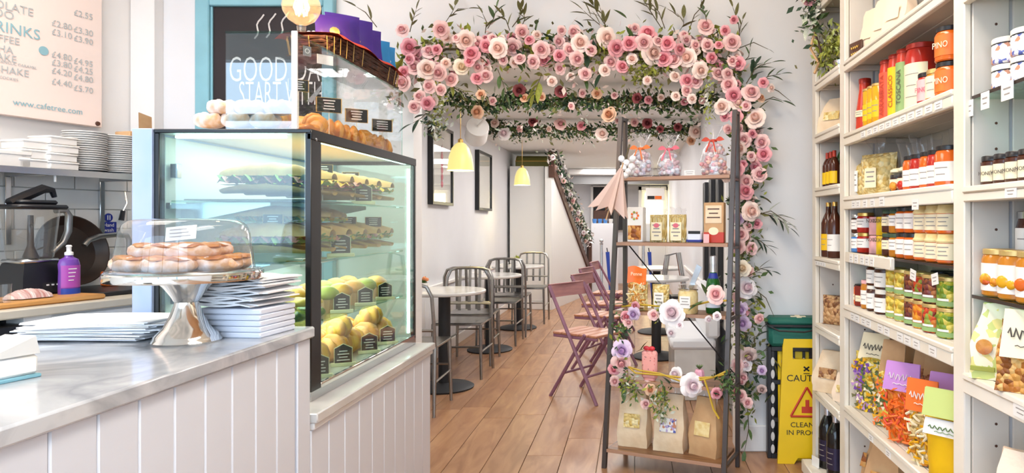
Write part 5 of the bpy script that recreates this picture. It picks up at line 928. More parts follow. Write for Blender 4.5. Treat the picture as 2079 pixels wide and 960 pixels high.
t = rthing('small_card', 'small blank card in front of the brown box on the rack', 'card', 1434, .14, 1.155); label_plate(t, 'lbl_pink', .03, 0, .045, 0, 0)
# shelf 3
t = clearbag('penne_bag', 'bag of golden penne with a bright orange paper header on the rack', 1296, .14, .80, .105, .15, .06, 'taralli' if 0 else 'pasta', cat='pasta bag'); g2 = random.Random(3); b_ = MB().use(M['crust']); 
for k in range(90): 
    c = Vector((g2.uniform(-.045, .045), -.03 + g2.uniform(-.003, .004), g2.uniform(.01, .14))); a = g2.uniform(0, 3.14); d = Vector((math.cos(a), 0, math.sin(a))) * .012; b_.use(M[g2.choice(['crust', 'lbl_cream', 'cloth_lid', 'croissant'])]); b_.tube([c - d, c + d], .0038, 5)
o = b_.build('penne', t); o['kind'] = 'stuff'
b_ = MB().use(M['orange_label']); b_.grid(lambda u, v: ((u - .5) * .11, -.022 + .012 * math.sin(u * 5) + .012 * v, .14 + .085 * v + .006 * math.sin(u * 6)), 8, 3); b_.grid(lambda u, v: ((u - .5) * .11, -.018 + .012 * math.sin(u * 5) + .012 * v, .14 + .085 * v + .006 * math.sin(u * 6)), 8, 3); b_.build('paper_header', t); text(t, 'Penne', .026, (0, -.028, .19), (R(86), 0, 0), M['lbl_cream'])
t = clearbag('pasta_bag', 'clear bag of orecchiette pasta with a tall white label on the third rack shelf', 1342, .13, .80, .09, .14, .06, 'pasta', cat='pasta bag'); label_plate(t, 'lbl_white', .052, .01, .1, -.034, 4); film(t, .07, .135, .185, .02, 1.2)
t = rthing('grain_jar', 'squat clip top jar of yellow grain with a white label on the rack', 'jar', 1397, .12, .80); MB().use(M['cheese'] if 0 else M['cloth_lid']).lathe([(.046, 0), (.05, .006), (.05, .1), (.044, .115), (.0, .116)], 22).build('jar_body', t); MB().use(M['jar_glass']).lathe([(.046, .115), (.044, .132), (.048, .135), (.048, .145), (0, .148)], 22).build('lid', t); label_plate(t, 'white', .056, .03, .09, -.052, 3); MB().use(M['steel']).tube([(-.052, 0, .12), (0, -.052, .125), (.052, 0, .12)], .003, 5).build('wire_clip', t)
t = rthing('pasta_server', 'clear folded cellophane top standing above the grain jar', 'wrapper', 1410, .17, .80); MB().use(M['steel']).poly([(-.035, 0, .12), (-.012, 0, .115), (.04, 0, .23), (.012, 0, .245)]).poly([(-.035, .003, .12), (.012, .003, .245), (.04, .003, .23), (-.012, .003, .115)]).build('folded_top', t)
t = rthing('sparkling_wine', 'green sparkling wine bottle with silver foil on the third rack shelf', 'bottle', 1448, .17, .80); MB().use(M['green_glass']).lathe([(.036, 0), (.038, .01), (.038, .13), (.034, .16), (.018, .2), (.0145, .215), (.0145, .24)], 24).build('bottle', t); MB().use(M['foil']).lathe([(.0165, .205), (.0155, .24), (.018, .268), (.016, .288), (0, .292)], 18).build('foil_neck', t); MB().use(M['signblue']).lathe([(.029, .172), (.019, .203)], 18, cap=False).build('neck_label', t); MB().use(M['paper_in']).lathe([(.0388, .03), (.0388, .09)], 20, a0=R(190), a1=R(350), cap=False).build('label', t); MB().use(M['signblue']).lathe([(.0392, .095), (.0392, .11)], 20, a0=R(190), a1=R(350), cap=False).build('label_band', t)
# shelf 2
t = rthing('lolly_ornament', 'pink ice cream shaped ornament with a red bow and a rose on the rack', 'ornament', 1319, .07, .37, 0); b_ = MB().use(M['lolly']); b_.box(-.042, .042, -.014, .014, .09, .225, c=.014); b_.box(-.03, .03, -.013, .013, .055, .1, c=.01); b_.build('ice_body', t)
for s_ in (-1, 0, 1): MB().use(M['lolly']).blob((s_ * .026, 0, .22), .018, .014, .018, 8, 6).build('scalloped_top', t)
g2 = random.Random(5)
for k in range(14): MB().use(M['lolly_red' if k % 2 else 'brown_dark']).box(-.003, .003, -.0155, -.0135, -.001, .001).build('sprinkle', t, (g2.uniform(-.034, .034), 0, g2.uniform(.12, .21)), (0, g2.uniform(0, 3), 0))
MB().use(M['lolly_red']).blob((-.015, -.008, .248), .018, .01, .012, 8, 5).blob((.015, -.008, .248), .018, .01, .012, 8, 5).blob((0, -.012, .245), .008, .008, .009, 6, 4).build('red_bow', t); rose(t, (.0, -.018, .055), .034, 'p')
t = rthing('pineapple_pot', 'small pink faceted pot with a green succulent on the second rack shelf', 'plant', 1420, .09, .455); MB().use(M['pinkpot']).lathe([(.016, 0), (.024, .008), (.028, .035), (.024, .062), (.018, .072)], 8).build('pot', t, ang=15)
for k in range(14): a = k * 2.4; MB().use(M['leaf']).poly([(0, 0, 0), (.012 * math.cos(a) - .005 * math.sin(a), .012 * math.sin(a) + .005 * math.cos(a), .012), (.022 * math.cos(a), .022 * math.sin(a), .024), (.012 * math.cos(a) + .005 * math.sin(a), .012 * math.sin(a) - .005 * math.cos(a), .012)]).build('leaf', t, (0, 0, .07))
p = Rp(1373, .09, .490); t = thing('white_rose', 'single white artificial rose lying on the second rack shelf', 'flower', p, RZ); rose(t, (0, 0, 0), .036, 'w', Vector((-.3, -1, .3)))
# shelf 1: kraft bags
def kraft_bag(loc, rz, lab, w_=.135, h_=.235, d_=.08, m='kraft_pale', win='biscuit', grp=None, topw=.8, cello=True, label_=True):
    t = thing('paper_bag', lab, 'bag', loc, rz, grp); b_ = MB().use(M[m]); ph = (len(lab) % 7)
    def ring(v):
        k = 1 - (1 - topw) * max(0, v - .45) / .55; dd = d_ * (1 - max(0, v - .35) / .65 * .8); out = []
        for i in range(20):
            a = i / 20 * 4; s_ = int(a); f_ = a - s_; C = [(-1, -1), (1, -1), (1, 1), (-1, 1)]; p0, p1 = C[s_], C[(s_ + 1) % 4]; x = p0[0] + (p1[0] - p0[0]) * f_; y_ = p0[1] + (p1[1] - p0[1]) * f_; bul = 1 + .07 * math.sin(PI * f_) * math.sin(PI * min(1, v * 1.4))
            out.append((x * w_ / 2 * k * bul + .003 * math.sin(v * 11 + i + ph), y_ * dd / 2 * bul + .0025 * math.sin(v * 17 + i * 2.1 + ph), v * h_))
        return out
    rows = [[b_.av(p) for p in ring(v / 9)] for v in range(10)]
    for a, c in zip(rows, rows[1:]):
        for i in range(20): b_.af(a[i], a[(i + 1) % 20], c[(i + 1) % 20], c[i])
    b_.af(*rows[0][::-1]); b_.af(*rows[-1]); b_.build('bag_body', t)
    if label_: MB().use(M[win]).grid(lambda u, v: ((u - .5) * w_ * .55, -d_ / 2 * (1.1 - .5 * max(0, v * .45)) - .004, h_ * (.36 + .24 * v) ), 6, 4).build('printed_panel', t)
    if cello: film(t, w_ * .7, h_ * .86, h_ * 1.2, .02, 1.05)
    return t
b0 = .12
for i, (px, rz, m, lab) in enumerate(((1289, 4, 'kraft_pale', 'left brown paper bag of the three on the bottom rack shelf'), (1363, 0, 'kraft_pale', 'middle brown paper bag of the three on the bottom rack shelf'), (1436, -14, 'kraft', 'right, slightly turned brown paper bag on the bottom rack shelf'))):
    p = Rp(px, b0, .1); kraft_bag(tuple(p), RZ + R(rz), lab, .158, .285, .1, m, ('chk_a', 'chk_b', 'chk_c')[i] if 0 else ('pasta', 'tin_print', 'cloth_lid')[i], 'brown bags on the rack bottom shelf', .86 if i < 2 else .6)
# rack flowers
rf = thing('rack_garland', 'rose and leaf garland with yellow wire wound over the rack shelves', 'garland'); DR = 3.42
for s_ in '1270,643,11,d 1287,637,12,v 1290,620,8,d 1327,639,10,p 1365,636,23,w 1363,675,9,w 1380,660,7,w 1452,598,17,p 1456,642,8,w 1438,648,7,w 1263,712,18,v 1261,736,17,p 1247,748,12,d 1248,773,10,p 1404,782,21,w 1321,791,11,o 1454,798,11,d 1310,820,9,p 1275,655,9,p 1392,772,10,w'.split():
    x, y, r_, k = s_.split(','); z = H - (int(y) - CY) * 3.5 / F; b_ = fb_(max(z, 0)) - .035; p = Rp(int(x), b_, 0); p.z = H - (int(y) - CY) * p.y / F; rose(rf, p, int(r_) * p.y / F * 1.05, k, g=g)
def rp2(x, y, b_=None): 
    z = H - (y - CY) * 3.45 / F; p = Rp(x, fb_(z) - .02 if b_ is None else b_, 0); p.z = H - (y - CY) * p.y / F; return p
for L_ in ([(1262, 622), (1300, 618), (1340, 622), (1400, 622), (1440, 612), (1475, 610)], [(1265, 735), (1290, 757), (1350, 762), (1400, 768), (1450, 765), (1478, 752)], [(1262, 740), (1300, 752), (1340, 758), (1385, 775), (1430, 770), (1470, 760)], [(1430, 770), (1440, 800), (1448, 830), (1460, 850)]):
    MB().use(M['wire_yellow']).tube([rp2(x, y) for x, y in L_], .005, 5).build('yellow_wire', rf)
foliage(rf, [rp2(1262, 650), rp2(1258, 700), rp2(1262, 780)], 150, (.02, .02, .04), .032, ['leaf', 'leaf_lime', 'leaf_dark'], 71); foliage(rf, [rp2(1275, 775), rp2(1285, 800)], 110, (.022, .02, .03), .03, ['leaf_grey', 'leaf_lime', 'leaf'], 72); foliage(rf, [rp2(1335, 790), rp2(1345, 840)], 170, (.028, .02, .03), .03, ['leaf_lime', 'leaf_grey', 'leaf'], 73); foliage(rf, [rp2(1460, 760), rp2(1490, 790)], 110, (.02, .02, .03), .03, ['leaf', 'leaf_dark'], 74); foliage(rf, [rp2(1336, 650), rp2(1345, 620)], 50, (.01, .01, .02), .025, ['leaf_grey', 'leaf_lime'], 75)
for x, y, dx, dz, m, L_ in ((1275, 617, -1, .1, 'leaf', .09), (1268, 612, -1, .35, 'leaf', .07), (1430, 610, -.9, -.4, 'leaf', .10), (1435, 600, -.3, .8, 'leaf', .08), (1425, 618, -1, 0, 'leaf_dark', .07), (1265, 785, .1, -1, 'leaf', .08), (1255, 770, .4, -1, 'leaf_dark', .06), (1345, 765, .8, -.6, 'leaf_dark', .08), (1340, 770, .5, -1, 'leaf', .08), (1465, 700, .5, .7, 'leaf', .05), (1458, 755, -.8, .3, 'leaf', .05), (1290, 715, .9, .5, 'leaf_olive', .08), (1300, 712, .5, .9, 'leaf_olive', .07)):
    leaf(rf, rp2(x, y), Vector((dx, -.3, dz)), L_, m)
# bunch of cotton at the rack corner and hanging tote
t = thing('cotton_bunch', 'bunch of white cotton flowers tied at the top left of the rack', 'flower'); g2 = random.Random(4)
for i, (x, y) in enumerate(((1262, 322), (1272, 330), (1283, 338), (1266, 340), (1276, 348), (1260, 352), (1285, 322), (1270, 356))):
    p = Rp(x, .02, 0); p.z = H - (y - CY) * p.y / F; MB().use(M['paper']).blob(p, .018, .018, .017, 8, 6, .12, g2).build('cotton_boll', t)
p = Rp(1270, .03, 0); MB().use(M['stem']).tube([p + Vector((-.02, 0, 1.47)), p + Vector((.0, .02, 1.58)), p + Vector((.02, .03, 1.66))], .005, 5).build('stem', t)
t = thing('paper_parasol', 'half closed pale pink cloth parasol hanging from the top left of the rack', 'parasol', tuple(rp2(1262, 342, -.05)), 0, None, (R(4), R(17), 0))
b_ = MB().use(M['mauve_bag']); n_ = 16; rows = []
for j in range(7):
    v = j / 6; row = []
    for i in range(n_):
        tip = i % 2 == 0; r_ = .010 + (.098 if tip else .034) * v ** 1.1; row.append(b_.av((r_ * math.cos(2 * PI * i / n_ + .2), r_ * .8 * math.sin(2 * PI * i / n_ + .2), -(.235 if tip else .20) * v)))
    rows.append(row)
for p_, q_ in zip(rows, rows[1:]):
    for i in range(n_): b_.af(p_[i], q_[i], q_[(i + 1) % n_], p_[(i + 1) % n_])
b_.build('canopy', t, ang=30)
for i in range(8): a = 2 * PI * i / 8 + .2; MB().use(M['kraft']).tube([(0, 0, -.01), (.1 * math.cos(a), .08 * math.sin(a), -.232)], .0016, 4).build('rib', t)
MB().use(M['kraft']).tube([(0, 0, .03), (0, 0, -.27)], .004, 6).build('shaft', t)
# ================================================================ corner: crate, first aid bag, wet floor sign
cr = thing('plastic_crate', 'tall black plastic crate stack with rows of oval holes against the wall', 'crate', (.712, 3.72, 0), R(-6)); cr.scale = (1, 1, 1.145); cx0, cx1 = -.0, .24
part('back_wall', cr, M['black'], cx0, cx1, .055, .06, .0, .52, c=.001)
for i in range(2): part('corner_post', cr, M['black'], cx0 + i * (cx1 - .022), cx0 + .022 + i * (cx1 - .022), -.04, -.015, 0, .52, c=.003); part('side_wall', cr, M['black'], cx0 + i * (cx1 - .004), cx0 + .004 + i * (cx1 - .004), -.015, .055, 0, .52, c=.001)
for zz in (.0, .17, .345, .50): part('rail', cr, M['black'], cx0 + .02, cx1 - .02, -.04, -.03, zz, zz + .022, c=.002)
for c_ in range(4):
    part('upright_bar', cr, M['black'], .021 + c_ * .054, .036 + c_ * .054, -.038, -.03, .02, .5, c=.001)
    for r_ in range(8):
        zz = .045 + r_ * .058; MB().use(M['stone_top']).lathe([(0, 0), (.010, 0), (.010, .002), (0, .002)], 14, sy=2.1).build('oval_hole', cr, (.028 + c_ * .054 + (.0 if r_ % 2 == 0 else .0), -.0385, zz), (R(90), 0, 0))
fa_ = thing('first_aid_bag', 'dark green first aid bag with a pale cross on top of the black crate', 'bag', (.845, 3.705, .599), R(-4)); b_ = MB().use(M['first_aid']); b_.box(-.13, .15, -.06, .07, 0, .11, c=.02); b_.build('bag_body', fa_)
MB().use(M['first_aid']).box(-.135, .155, -.065, .075, .11, .155, c=.02).build('bag_lid', fa_); MB().use(M['rubber']).box(-.137, .157, -.067, .077, .104, .118, c=.004).build('zip', fa_); part('cross', fa_, M['lbl_cream'], -.01, .07, -.02, .005, .154, .158, c=.001); part('cross', fa_, M['lbl_cream'], .017, .043, -.05, .035, .154, .1585, c=.001); MB().use(M['rubber']).tube([(-.13, -.06, .11), (-.08, -.085, .09), (.05, -.085, .085), (.14, -.06, .1)], .005, 5).build('strap', fa_)
ws = thing('wet_floor_sign', 'yellow folding caution sign with a red triangle beside the cream shelves', 'sign', (.90, 3.60, 0), R(-3), rot=(R(-4), 0, R(-3)))
b_ = MB().use(M['yellow']); y0, y1 = -.012, .012
def prism(b_, pts): 
    f_ = [b_.av((x, y0, z)) for x, z in pts]; k_ = [b_.av((x, y1, z)) for x, z in pts]
    n = len(pts); b_.af(*f_); b_.af(*k_[::-1])
    for i in range(n): j = (i + 1) % n; b_.af(f_[j], f_[i], k_[i], k_[j])
prism(b_, [(-.155, .0), (-.07, 0), (-.05, .03), (.05, .03), (.07, 0), (.155, 0), (.125, .54), (-.125, .54)]); prism(b_, [(-.125, .54), (-.07, .54), (-.07, .6), (-.122, .6)]); prism(b_, [(.07, .54), (.125, .54), (.122, .6), (.07, .6)]); prism(b_, [(-.122, .6), (.122, .6), (.115, .645), (-.115, .645)]); b_.build('sign_panel', ws)
b_ = MB().use(M['yellow']); b_.box(-.14, .14, .045, .06, 0, .62, c=.004); b_.build('rear_panel', ws)
text(ws, 'CAUTION', .048, (0.01, -.0135, .44), (R(90), 0, 0), M['black'], sx=1.05); text(ws, 'CLEANING', .036, (0.01, -.0135, .2), (R(90), 0, 0), M['black'], sx=1.1); text(ws, 'IN PROGRESS', .036, (0.01, -.0135, .16), (R(90), 0, 0), M['black'], sx=1.1)
b_ = MB().use(M['red']); 
for i in range(3):
    T_ = [(-.085, .245), (.085, .245), (0, .395)]; a, c = T_[i], T_[(i + 1) % 3]; b_.tube([(a[0], -.014, a[1]), (c[0], -.014, c[1])], .006, 6)
b_.build('warning_triangle', ws); part('triangle_figure', ws, M['red'], -.028, .03, -.0145, -.0125, .262, .295, c=.001); part('triangle_figure', ws, M['red'], -.008, .012, -.0145, -.0125, .295, .33, c=.001)
for s_ in (-1, 1): part('cross_icon', ws, M['black'], -.018, .018, -.0135, -.0125, -.004, .004, c=.0005, loc=(-.0, 0, .49), rot=(0, s_ * R(38), 0))
part('cleaning_line', ws, M['black'], -.016, .016, -.0135, -.0125, .464, .468, c=.0004)
# ================================================================ cream shelving along the right wall
XF, XB = .9, 1.215
def sy(px, X): return F * X / (px - CX)
def sp(px, X, z): return (X, sy(px, X), z)
def bay(y0, y1, levels, label, stile=.065, npin=()):
    t = thing('shelf_unit', label, 'shelving', (0, 0, 0)); m = M['shelf_white']; top = 2.62
    part('stile', t, m, XF, XF + .02, y1, y1 + stile, 0, top, c=.003)
    for yy, s_ in ((y1 - .004, 1), (y0, -1)):
        a, b = (yy, yy + .018) if s_ > 0 else (yy - .018, yy); part('side_board', t, M['shelf_inner'], XF + .022, 1.022, a, b, 0, top, c=.002); part('side_board', t, M['shelf_inner'], 1.032, XB, a, b, 0, top, c=.002)
    MB().use(M['gap']).box(1.015, 1.04, y1 + .002, y1 + .01, 0, top).build('joint_backing', t)
    n = max(3, round((y1 - y0) / .145)); wdt = (y1 - y0) / n
    for i in range(n): part('back_board', t, M['shelf_inner'], XB, XB + .015, y0 + i * wdt + .002, y0 + (i + 1) * wdt - .002, 0, top, c=.002)
    MB().use(M['dark']).box(XB + .015, XB + .02, y0, y1, 0, top).build('back_lining', t)
    for z, kind in levels:
        if kind == 'g':
            MB().use(M['glass_shelf']).box(XF + .02, XB - .01, y0 + .003, y1 - .006, z - .008, z).build('glass_shelf', t)
            MB().use(M['pan_black']).box(XF + .018, XF + .02, y0 + .003, y1 - .006, z - .009, z).build('shelf_edge', t); continue
        h_ = kind
        part('shelf_front', t, m, XF - .004, XF + .018, y0 - .0, y1, z - h_, z - .018, c=.003); part('shelf_lip', t, m, XF - .008, XF + .03, y0, y1, z - .018, z, c=.004)
        for k in range(3): part('shelf_board', t, M['shelf_inner'], XF + .032 + k * .094, XF + .123 + k * .094, y0 + .002, y1 - .006, z - .018, z, c=.002)
        part('shelf_batten', t, M['shelf_inner'], XF + .02, XB, y1 - .03, y1 - .008, z - .04, z - .019, c=.002)
    for z in npin: MB().use(M['brown_dark']).lathe([(0, 0), (.0038, 0), (.0038, .0015), (0, .0015)], 8).build('peg_hole', t, (.985, y1 - .0045, z), (R(90), 0, 0))
    return t
def plabel(t, px, z0, z1, w_=.05, m='white', X=XF - .0055, tilt=0):
    y = sy(px, X); o = MB().use(M[m]).box(-w_ / 2, w_ / 2, -.0008, .0008, 0, z1 - z0).build('price_label', t, (X, y, z0), (0, tilt, -PI / 2 + R(0)))
    MB().use(M['ink_grey']).box(-w_ * .3, w_ * .3, -.0014, -.0008, (z1 - z0) * .6, (z1 - z0) * .68).box(-w_ * .22, w_ * .22, -.0014, -.0008, (z1 - z0) * .3, (z1 - z0) * .37).build('print', o); return o
b1 = bay(3.03, 3.435, ((2.34, .05), (1.955, .045), (1.695, .045), (1.43, .045), (1.09, .045), (.76, .045), (.43, .045), (.06, .055)), 'narrow cream shelf unit nearest the grey wall', npin=(2.1, 1.85, 1.52, 1.3, .95, .6, .3))
b2 = bay(1.95, 2.96, ((2.36, .05), (1.947, .045), (1.637, .05), (1.369, .055), (1.133, 'g'), (.907, .055), (.475, .05), (.13, .05)), 'wide cream shelf unit full of jars and pasta bags in the middle', .07, npin=(1.8, 1.74, 1.5, 1.0, .8, .7, .6, .3))
b3 = bay(.95, 1.885, ((1.905, .05), (1.603, 'g'), (1.357, .042), (1.063, 'g'), (.85, .055), (.475, .05), (.1, .05)), 'cream shelf unit at the right edge with tins and honey jars', npin=(1.8, 1.73, 1.66, 1.53, 1.46, 1.24, 1.17, .97, .77, .71, .65))
part('base_block', b1, M['shelf_white'], XF - .055, XF - .004, 3.30, 3.50, 0, .06, c=.004)
part('cleat', b2, M['shelf_inner'], .93, .96, 2.936, 2.952, 1.36, 1.37, c=.001)
# D level: short wooden strip then tags
part('shelf_front', b2, M['shelf_white'], XF + .0, XF + .017, 2.43, 2.955, 1.09, 1.133, c=.003)
for px in (1728, 1738, 1750, 1760, 1770): plabel(b2, px, 1.093, 1.128, .04, X=XF - .001)
for px in (1752, 1765, 1777, 1790, 1803, 1818, 1833, 1849, 1866, 1885, 1905): plabel(b2, px, 1.593, 1.617, .05)
for px in (1733, 1742, 1756, 1771): plabel(b2, px, 1.318, 1.348, .045)
for px, dz in ((1790, 0), (1858, -.018)): plabel(b2, px, 1.318 + dz, 1.352 + dz, .05)
for px in (1731, 1740, 1753, 1763, 1787, 1800, 1827, 1842, 1860, 1893): plabel(b2, px, .858, .888, .05)
for px in (1768, 1803): plabel(b2, px, .43, .455, .045)
for px in (1768, 1778, 1790, 1808): plabel(b2, px, 1.10, 1.135, .05, X=XF + .012)
for px, ti in ((1853, 8), (1899, -12)): plabel(b2, px, 1.07, 1.105, .045, X=XF + .012, tilt=R(ti))
for px in (1658, 1663, 1668, 1673): plabel(b1, px, 1.05, 1.07, .04)
for px in (2052,): plabel(b3, px, 1.318, 1.345, .05)
for px in (2072,): plabel(b3, px, .805, .838, .06); 
for px, z0 in ((1968, 1.548), (2000, 1.555), (2045, 1.56)): plabel(b3, px, z0, z0 + .045, .042 if px < 2040 else .055, X=XF + .014)
CZ = R(-62)
def jar(px, z, r_, h_, body, lid, lbl, label, grp=None, X=None, lid_h=.014, lab=(.2, .72), shape='j', cat='jar', name='jar', y=None, cloth=False, txt=None, tm_='ink', arc=150, lines=2):
    X = X or XF + .03 + r_; y_ = y if y is not None else sy(px, X); lo, hi = ((3.04, 3.425) if px < 1712 and px > 0 else (1.957, 2.95) if px < 1950 else (1, 1.876)); y_ = max(min(y_, hi - r_), lo + r_); t = thing(name, label, cat, (X, y_, z + .0005), CZ, grp); n = 18
    P = {'j': [(r_ * .92, 0), (r_, .004), (r_, h_ * .78), (r_ * .86, h_ - lid_h), (r_ * .86, h_ - lid_h)], 's': [(r_ * .92, 0), (r_, .004), (r_, h_ - lid_h - .003), (r_ * .93, h_ - lid_h)],
         'b': [(r_ * .95, 0), (r_, .005), (r_, h_ * .62), (r_ * .75, h_ * .72), (r_ * .38, h_ * .82), (r_ * .34, h_ - lid_h)], 'p': [(r_ * .95, 0), (r_, .005), (r_ * .9, h_ * .45), (r_ * .62, h_ * .8), (r_ * .62, h_ - lid_h)]}[shape]
    MB().use(M[body]).lathe(P, n).build('jar_body' if shape in 'js' else 'bottle_body', t)
    lr = P[-1][0] * 1.08
    if cloth: MB().use(M['cloth_lid']).lathe([(lr * 1.12, h_ - lid_h * 1.9), (lr * 1.16, h_ - lid_h * 1.5), (lr * 1.02, h_ - lid_h * .9), (lr * .98, h_), (0, h_ + .001)], 18).build('cloth_cover', t)
    else: MB().use(M[lid]).lathe([(lr, h_ - lid_h), (lr, h_ - .002), (lr * .95, h_), (0, h_)], n).build('lid', t)
    if lbl:
        a0, a1 = R(270 - arc / 2), R(270 + arc / 2); MB().use(M[lbl]).lathe([(r_ + .0008, h_ * lab[0]), (r_ + .0008, h_ * lab[1])], 12, a0=a0, a1=a1, cap=False).build('label', t)
        zz = h_ * (lab[0] + lab[1]) / 2
        if txt: text(t, txt, r_ * (.62 if len(txt) < 5 else .42), (0, -r_ - .0022, zz), (R(90), 0, 0), M[tm_], sx=.9)
        for q in range(lines): w2 = r_ * (.5, .36, .44)[q % 3]; z_ = h_ * (lab[1] - (lab[1] - lab[0]) * (q + 1) / (lines + 1)) ; MB().use(M['ink_grey']).grid(lambda u, v: ((u - .5) * 2 * w2, -math.sqrt(r_ * r_ - ((u - .5) * 2 * w2) ** 2) - .0016, z_ + v * .003), 4, 1).build('print_line', t)
    return t
# --- shelf B: sauces
jar(1756, 1.637, .038, .225, 'sauce_red', 'lidred', 'lbl_cream', 'red passata bottle with a wide cap, farthest left on the upper jar shelf', shape='p', lab=(.28, .4), cat='bottle', name='sauce_bottle', lid_h=.02)
for i, px in enumerate((1768, 1777, 1787)): jar(px, 1.637, .032, .165, 'jam_yellow', 'yellowlid', 'lbl_yellow', f'yellow sauce bottle on the upper jar shelf, {ORD[i]} from the red passata bottle', 'yellow sauce bottles', shape='s', lab=(.2, .6), cat='bottle', name='sauce_bottle', lid_h=.01)
for i, (px, lb_, nm) in enumerate(((1804, 'lbl_red', 'coral'), (1822, 'lbl_yellow', 'yellow'), (1839, 'lbl_green', 'green'))):
    t = jar(px, 1.637, .034, .235, 'sauce_red', 'lidred', lb_, f'tall red sauce jar with a full length {nm} label on the upper jar shelf', shape='j', lab=(.03, .8), cat='bottle', name='sauce_bottle', lines=0, arc=200)
    text(t, ('ARRABBIATA', 'CLASSICO', 'TOSCANA')[i], .026, (0, -.037, .1), (R(90), R(-90), 0), M['ink_red' if i < 2 else 'ink'])
jar(1871, 1.637, .055, .232, 'jam_red', 'lidred', 'lbl_cream', 'biggest red sauce jar with a tall cream label on the upper jar shelf', lab=(.04, .7), shape='j', lines=3, arc=120, lid_h=.018)
jar(1886, 1.637, .036, .10, 'jam_red', 'lidblack', 'lbl_pink', 'squat red jar with a pink label in front of the biggest red jar', txt='PINO', tm_='rose_d', lab=(.1, .78), lines=0, X=.945)
jar(1904, 1.637, .036, .10, 'jam_amber', 'yellowlid', 'lbl_cream', 'squat jar with a cream label between the pink labelled and orange jars', lab=(.1, .78), X=.95)
for i in range(2): jar(1928, 1.637 + i * .107, .042, .105, 'jam_orange', 'lidblack', 'orange_label', f'orange labelled jar, {["lower", "upper"][i]} of the two stacked against the upright on the upper jar shelf', 'orange stacked jars', txt='PINO', tm_='lbl_cream', X=.955, lab=(.15, .75), lines=0)
for i, px in enumerate((1880, 1903)): jar(px, 1.637, .05, .215, 'jam_red', 'lidred', 'lbl_white', f'tall dark red jar at the back of the upper jar shelf, {ORD[i]} from the left', 'back row sauce jars', X=1.1)
# --- shelf A: bags and ticket
for i, px in enumerate((1778, 1802, 1828)): kraft_bag(sp(px, 1.0, 1.948), R(-68), f'cream flour bag on the highest visible shelf, {ORD[i]} from the left', .12, .2, .07, 'peach_bag', 'lbl_cream', 'cream bags on the highest shelf', .9, cello=False)
t = thing('shelf_sign', 'small brown sign with gold writing on the highest shelf corner', 'sign', sp(1738, .935, 1.948), R(-75)); part('panel', t, M['brown_dark'], -.045, .045, -.004, .004, 0, .075, c=.002); [MB().use(M['gold']).tube([(-.03 + .0045 * k, -.006, z_ + .006 * math.sin(k * 2.1)) for k in range(14)], .002, 4).build('gold_script', t) for z_ in (.024, .05)]
# --- shelf C
t = clearbag('egg_pasta_bag', 'clear bag of egg pasta with a white label, leftmost on the honey level shelf', 0, 0, 0, .11, .15, .06, 'pasta', cat='pasta bag', loc=sp(1745, .97, 1.37), rz=CZ); label_plate(t, 'lbl_white', .045, .02, .11, -.034, 3)
t = clearbag('egg_pasta_bag', 'large clear bag of curly pasta tied with cellophane on the jar shelf', 0, 0, 0, .18, .17, .09, 'pasta', cat='pasta bag', loc=sp(1785, 1.0, 1.37), rz=CZ); label_plate(t, 'lbl_cream', .06, .03, .11, -.05, 3); b_ = MB().use(M['cello']); b_.grid(lambda u, v: ((u - .5) * (.03 + .11 * v) - .02 * v, .01 * math.sin(u * 16 + v), .165 + .07 * v), 14, 5); b_.build('cellophane', t)
for i, px in enumerate((1824, 1840)): t = jar(px, 1.37, .030, .062, 'jam_dark', 'lidblack', 'lbl_cream', f'short jar with a fruit topped lid on the jar shelf, {["left", "right"][i]} of the pair', 'fruit topped jars', lines=1); MB().use(M[('veg_orange', 'jam_red')[i]]).blob((0, -.026, .02), .018, .01, .018, 8, 6).build('printed_fruit', t); MB().use(M['lbl_cream']).blob((0, 0, .075), .03, .03, .012, 10, 5).build('cloth_top', t)
for i, px in enumerate((1855, 1869, 1890, 1906)): jar(px, 1.37, .036, .118, 'jam_orange' if i % 2 == 0 else 'jam_red', 'lidblack', 'lbl_white', f'{["orange", "red"][i % 2]} preserve jar with a white peaked label, {ORD[i]} from the fruit topped pair', 'red and orange preserves', lab=(.1, .58), shape='j')
jar(1928, 1.37, .044, .125, 'jam_orange', 'lidblack', 'lbl_white', 'bright orange preserve jar nearest the upright on the jar shelf', lab=(.12, .6), shape='j')
for i, px in enumerate((1850, 1878)): t = thing('cellophane_bag', f'clear cellophane bag top standing behind the preserves, {["left", "right"][i]} one', 'wrapper', sp(px, 1.06, 1.37), CZ, 'cellophane bags behind the preserves'); film(t, .09, .08, .2, .03, 1.6); part('packet', t, M['lbl_cream'], -.04, .04, -.02, .02, 0, .1, c=.006)
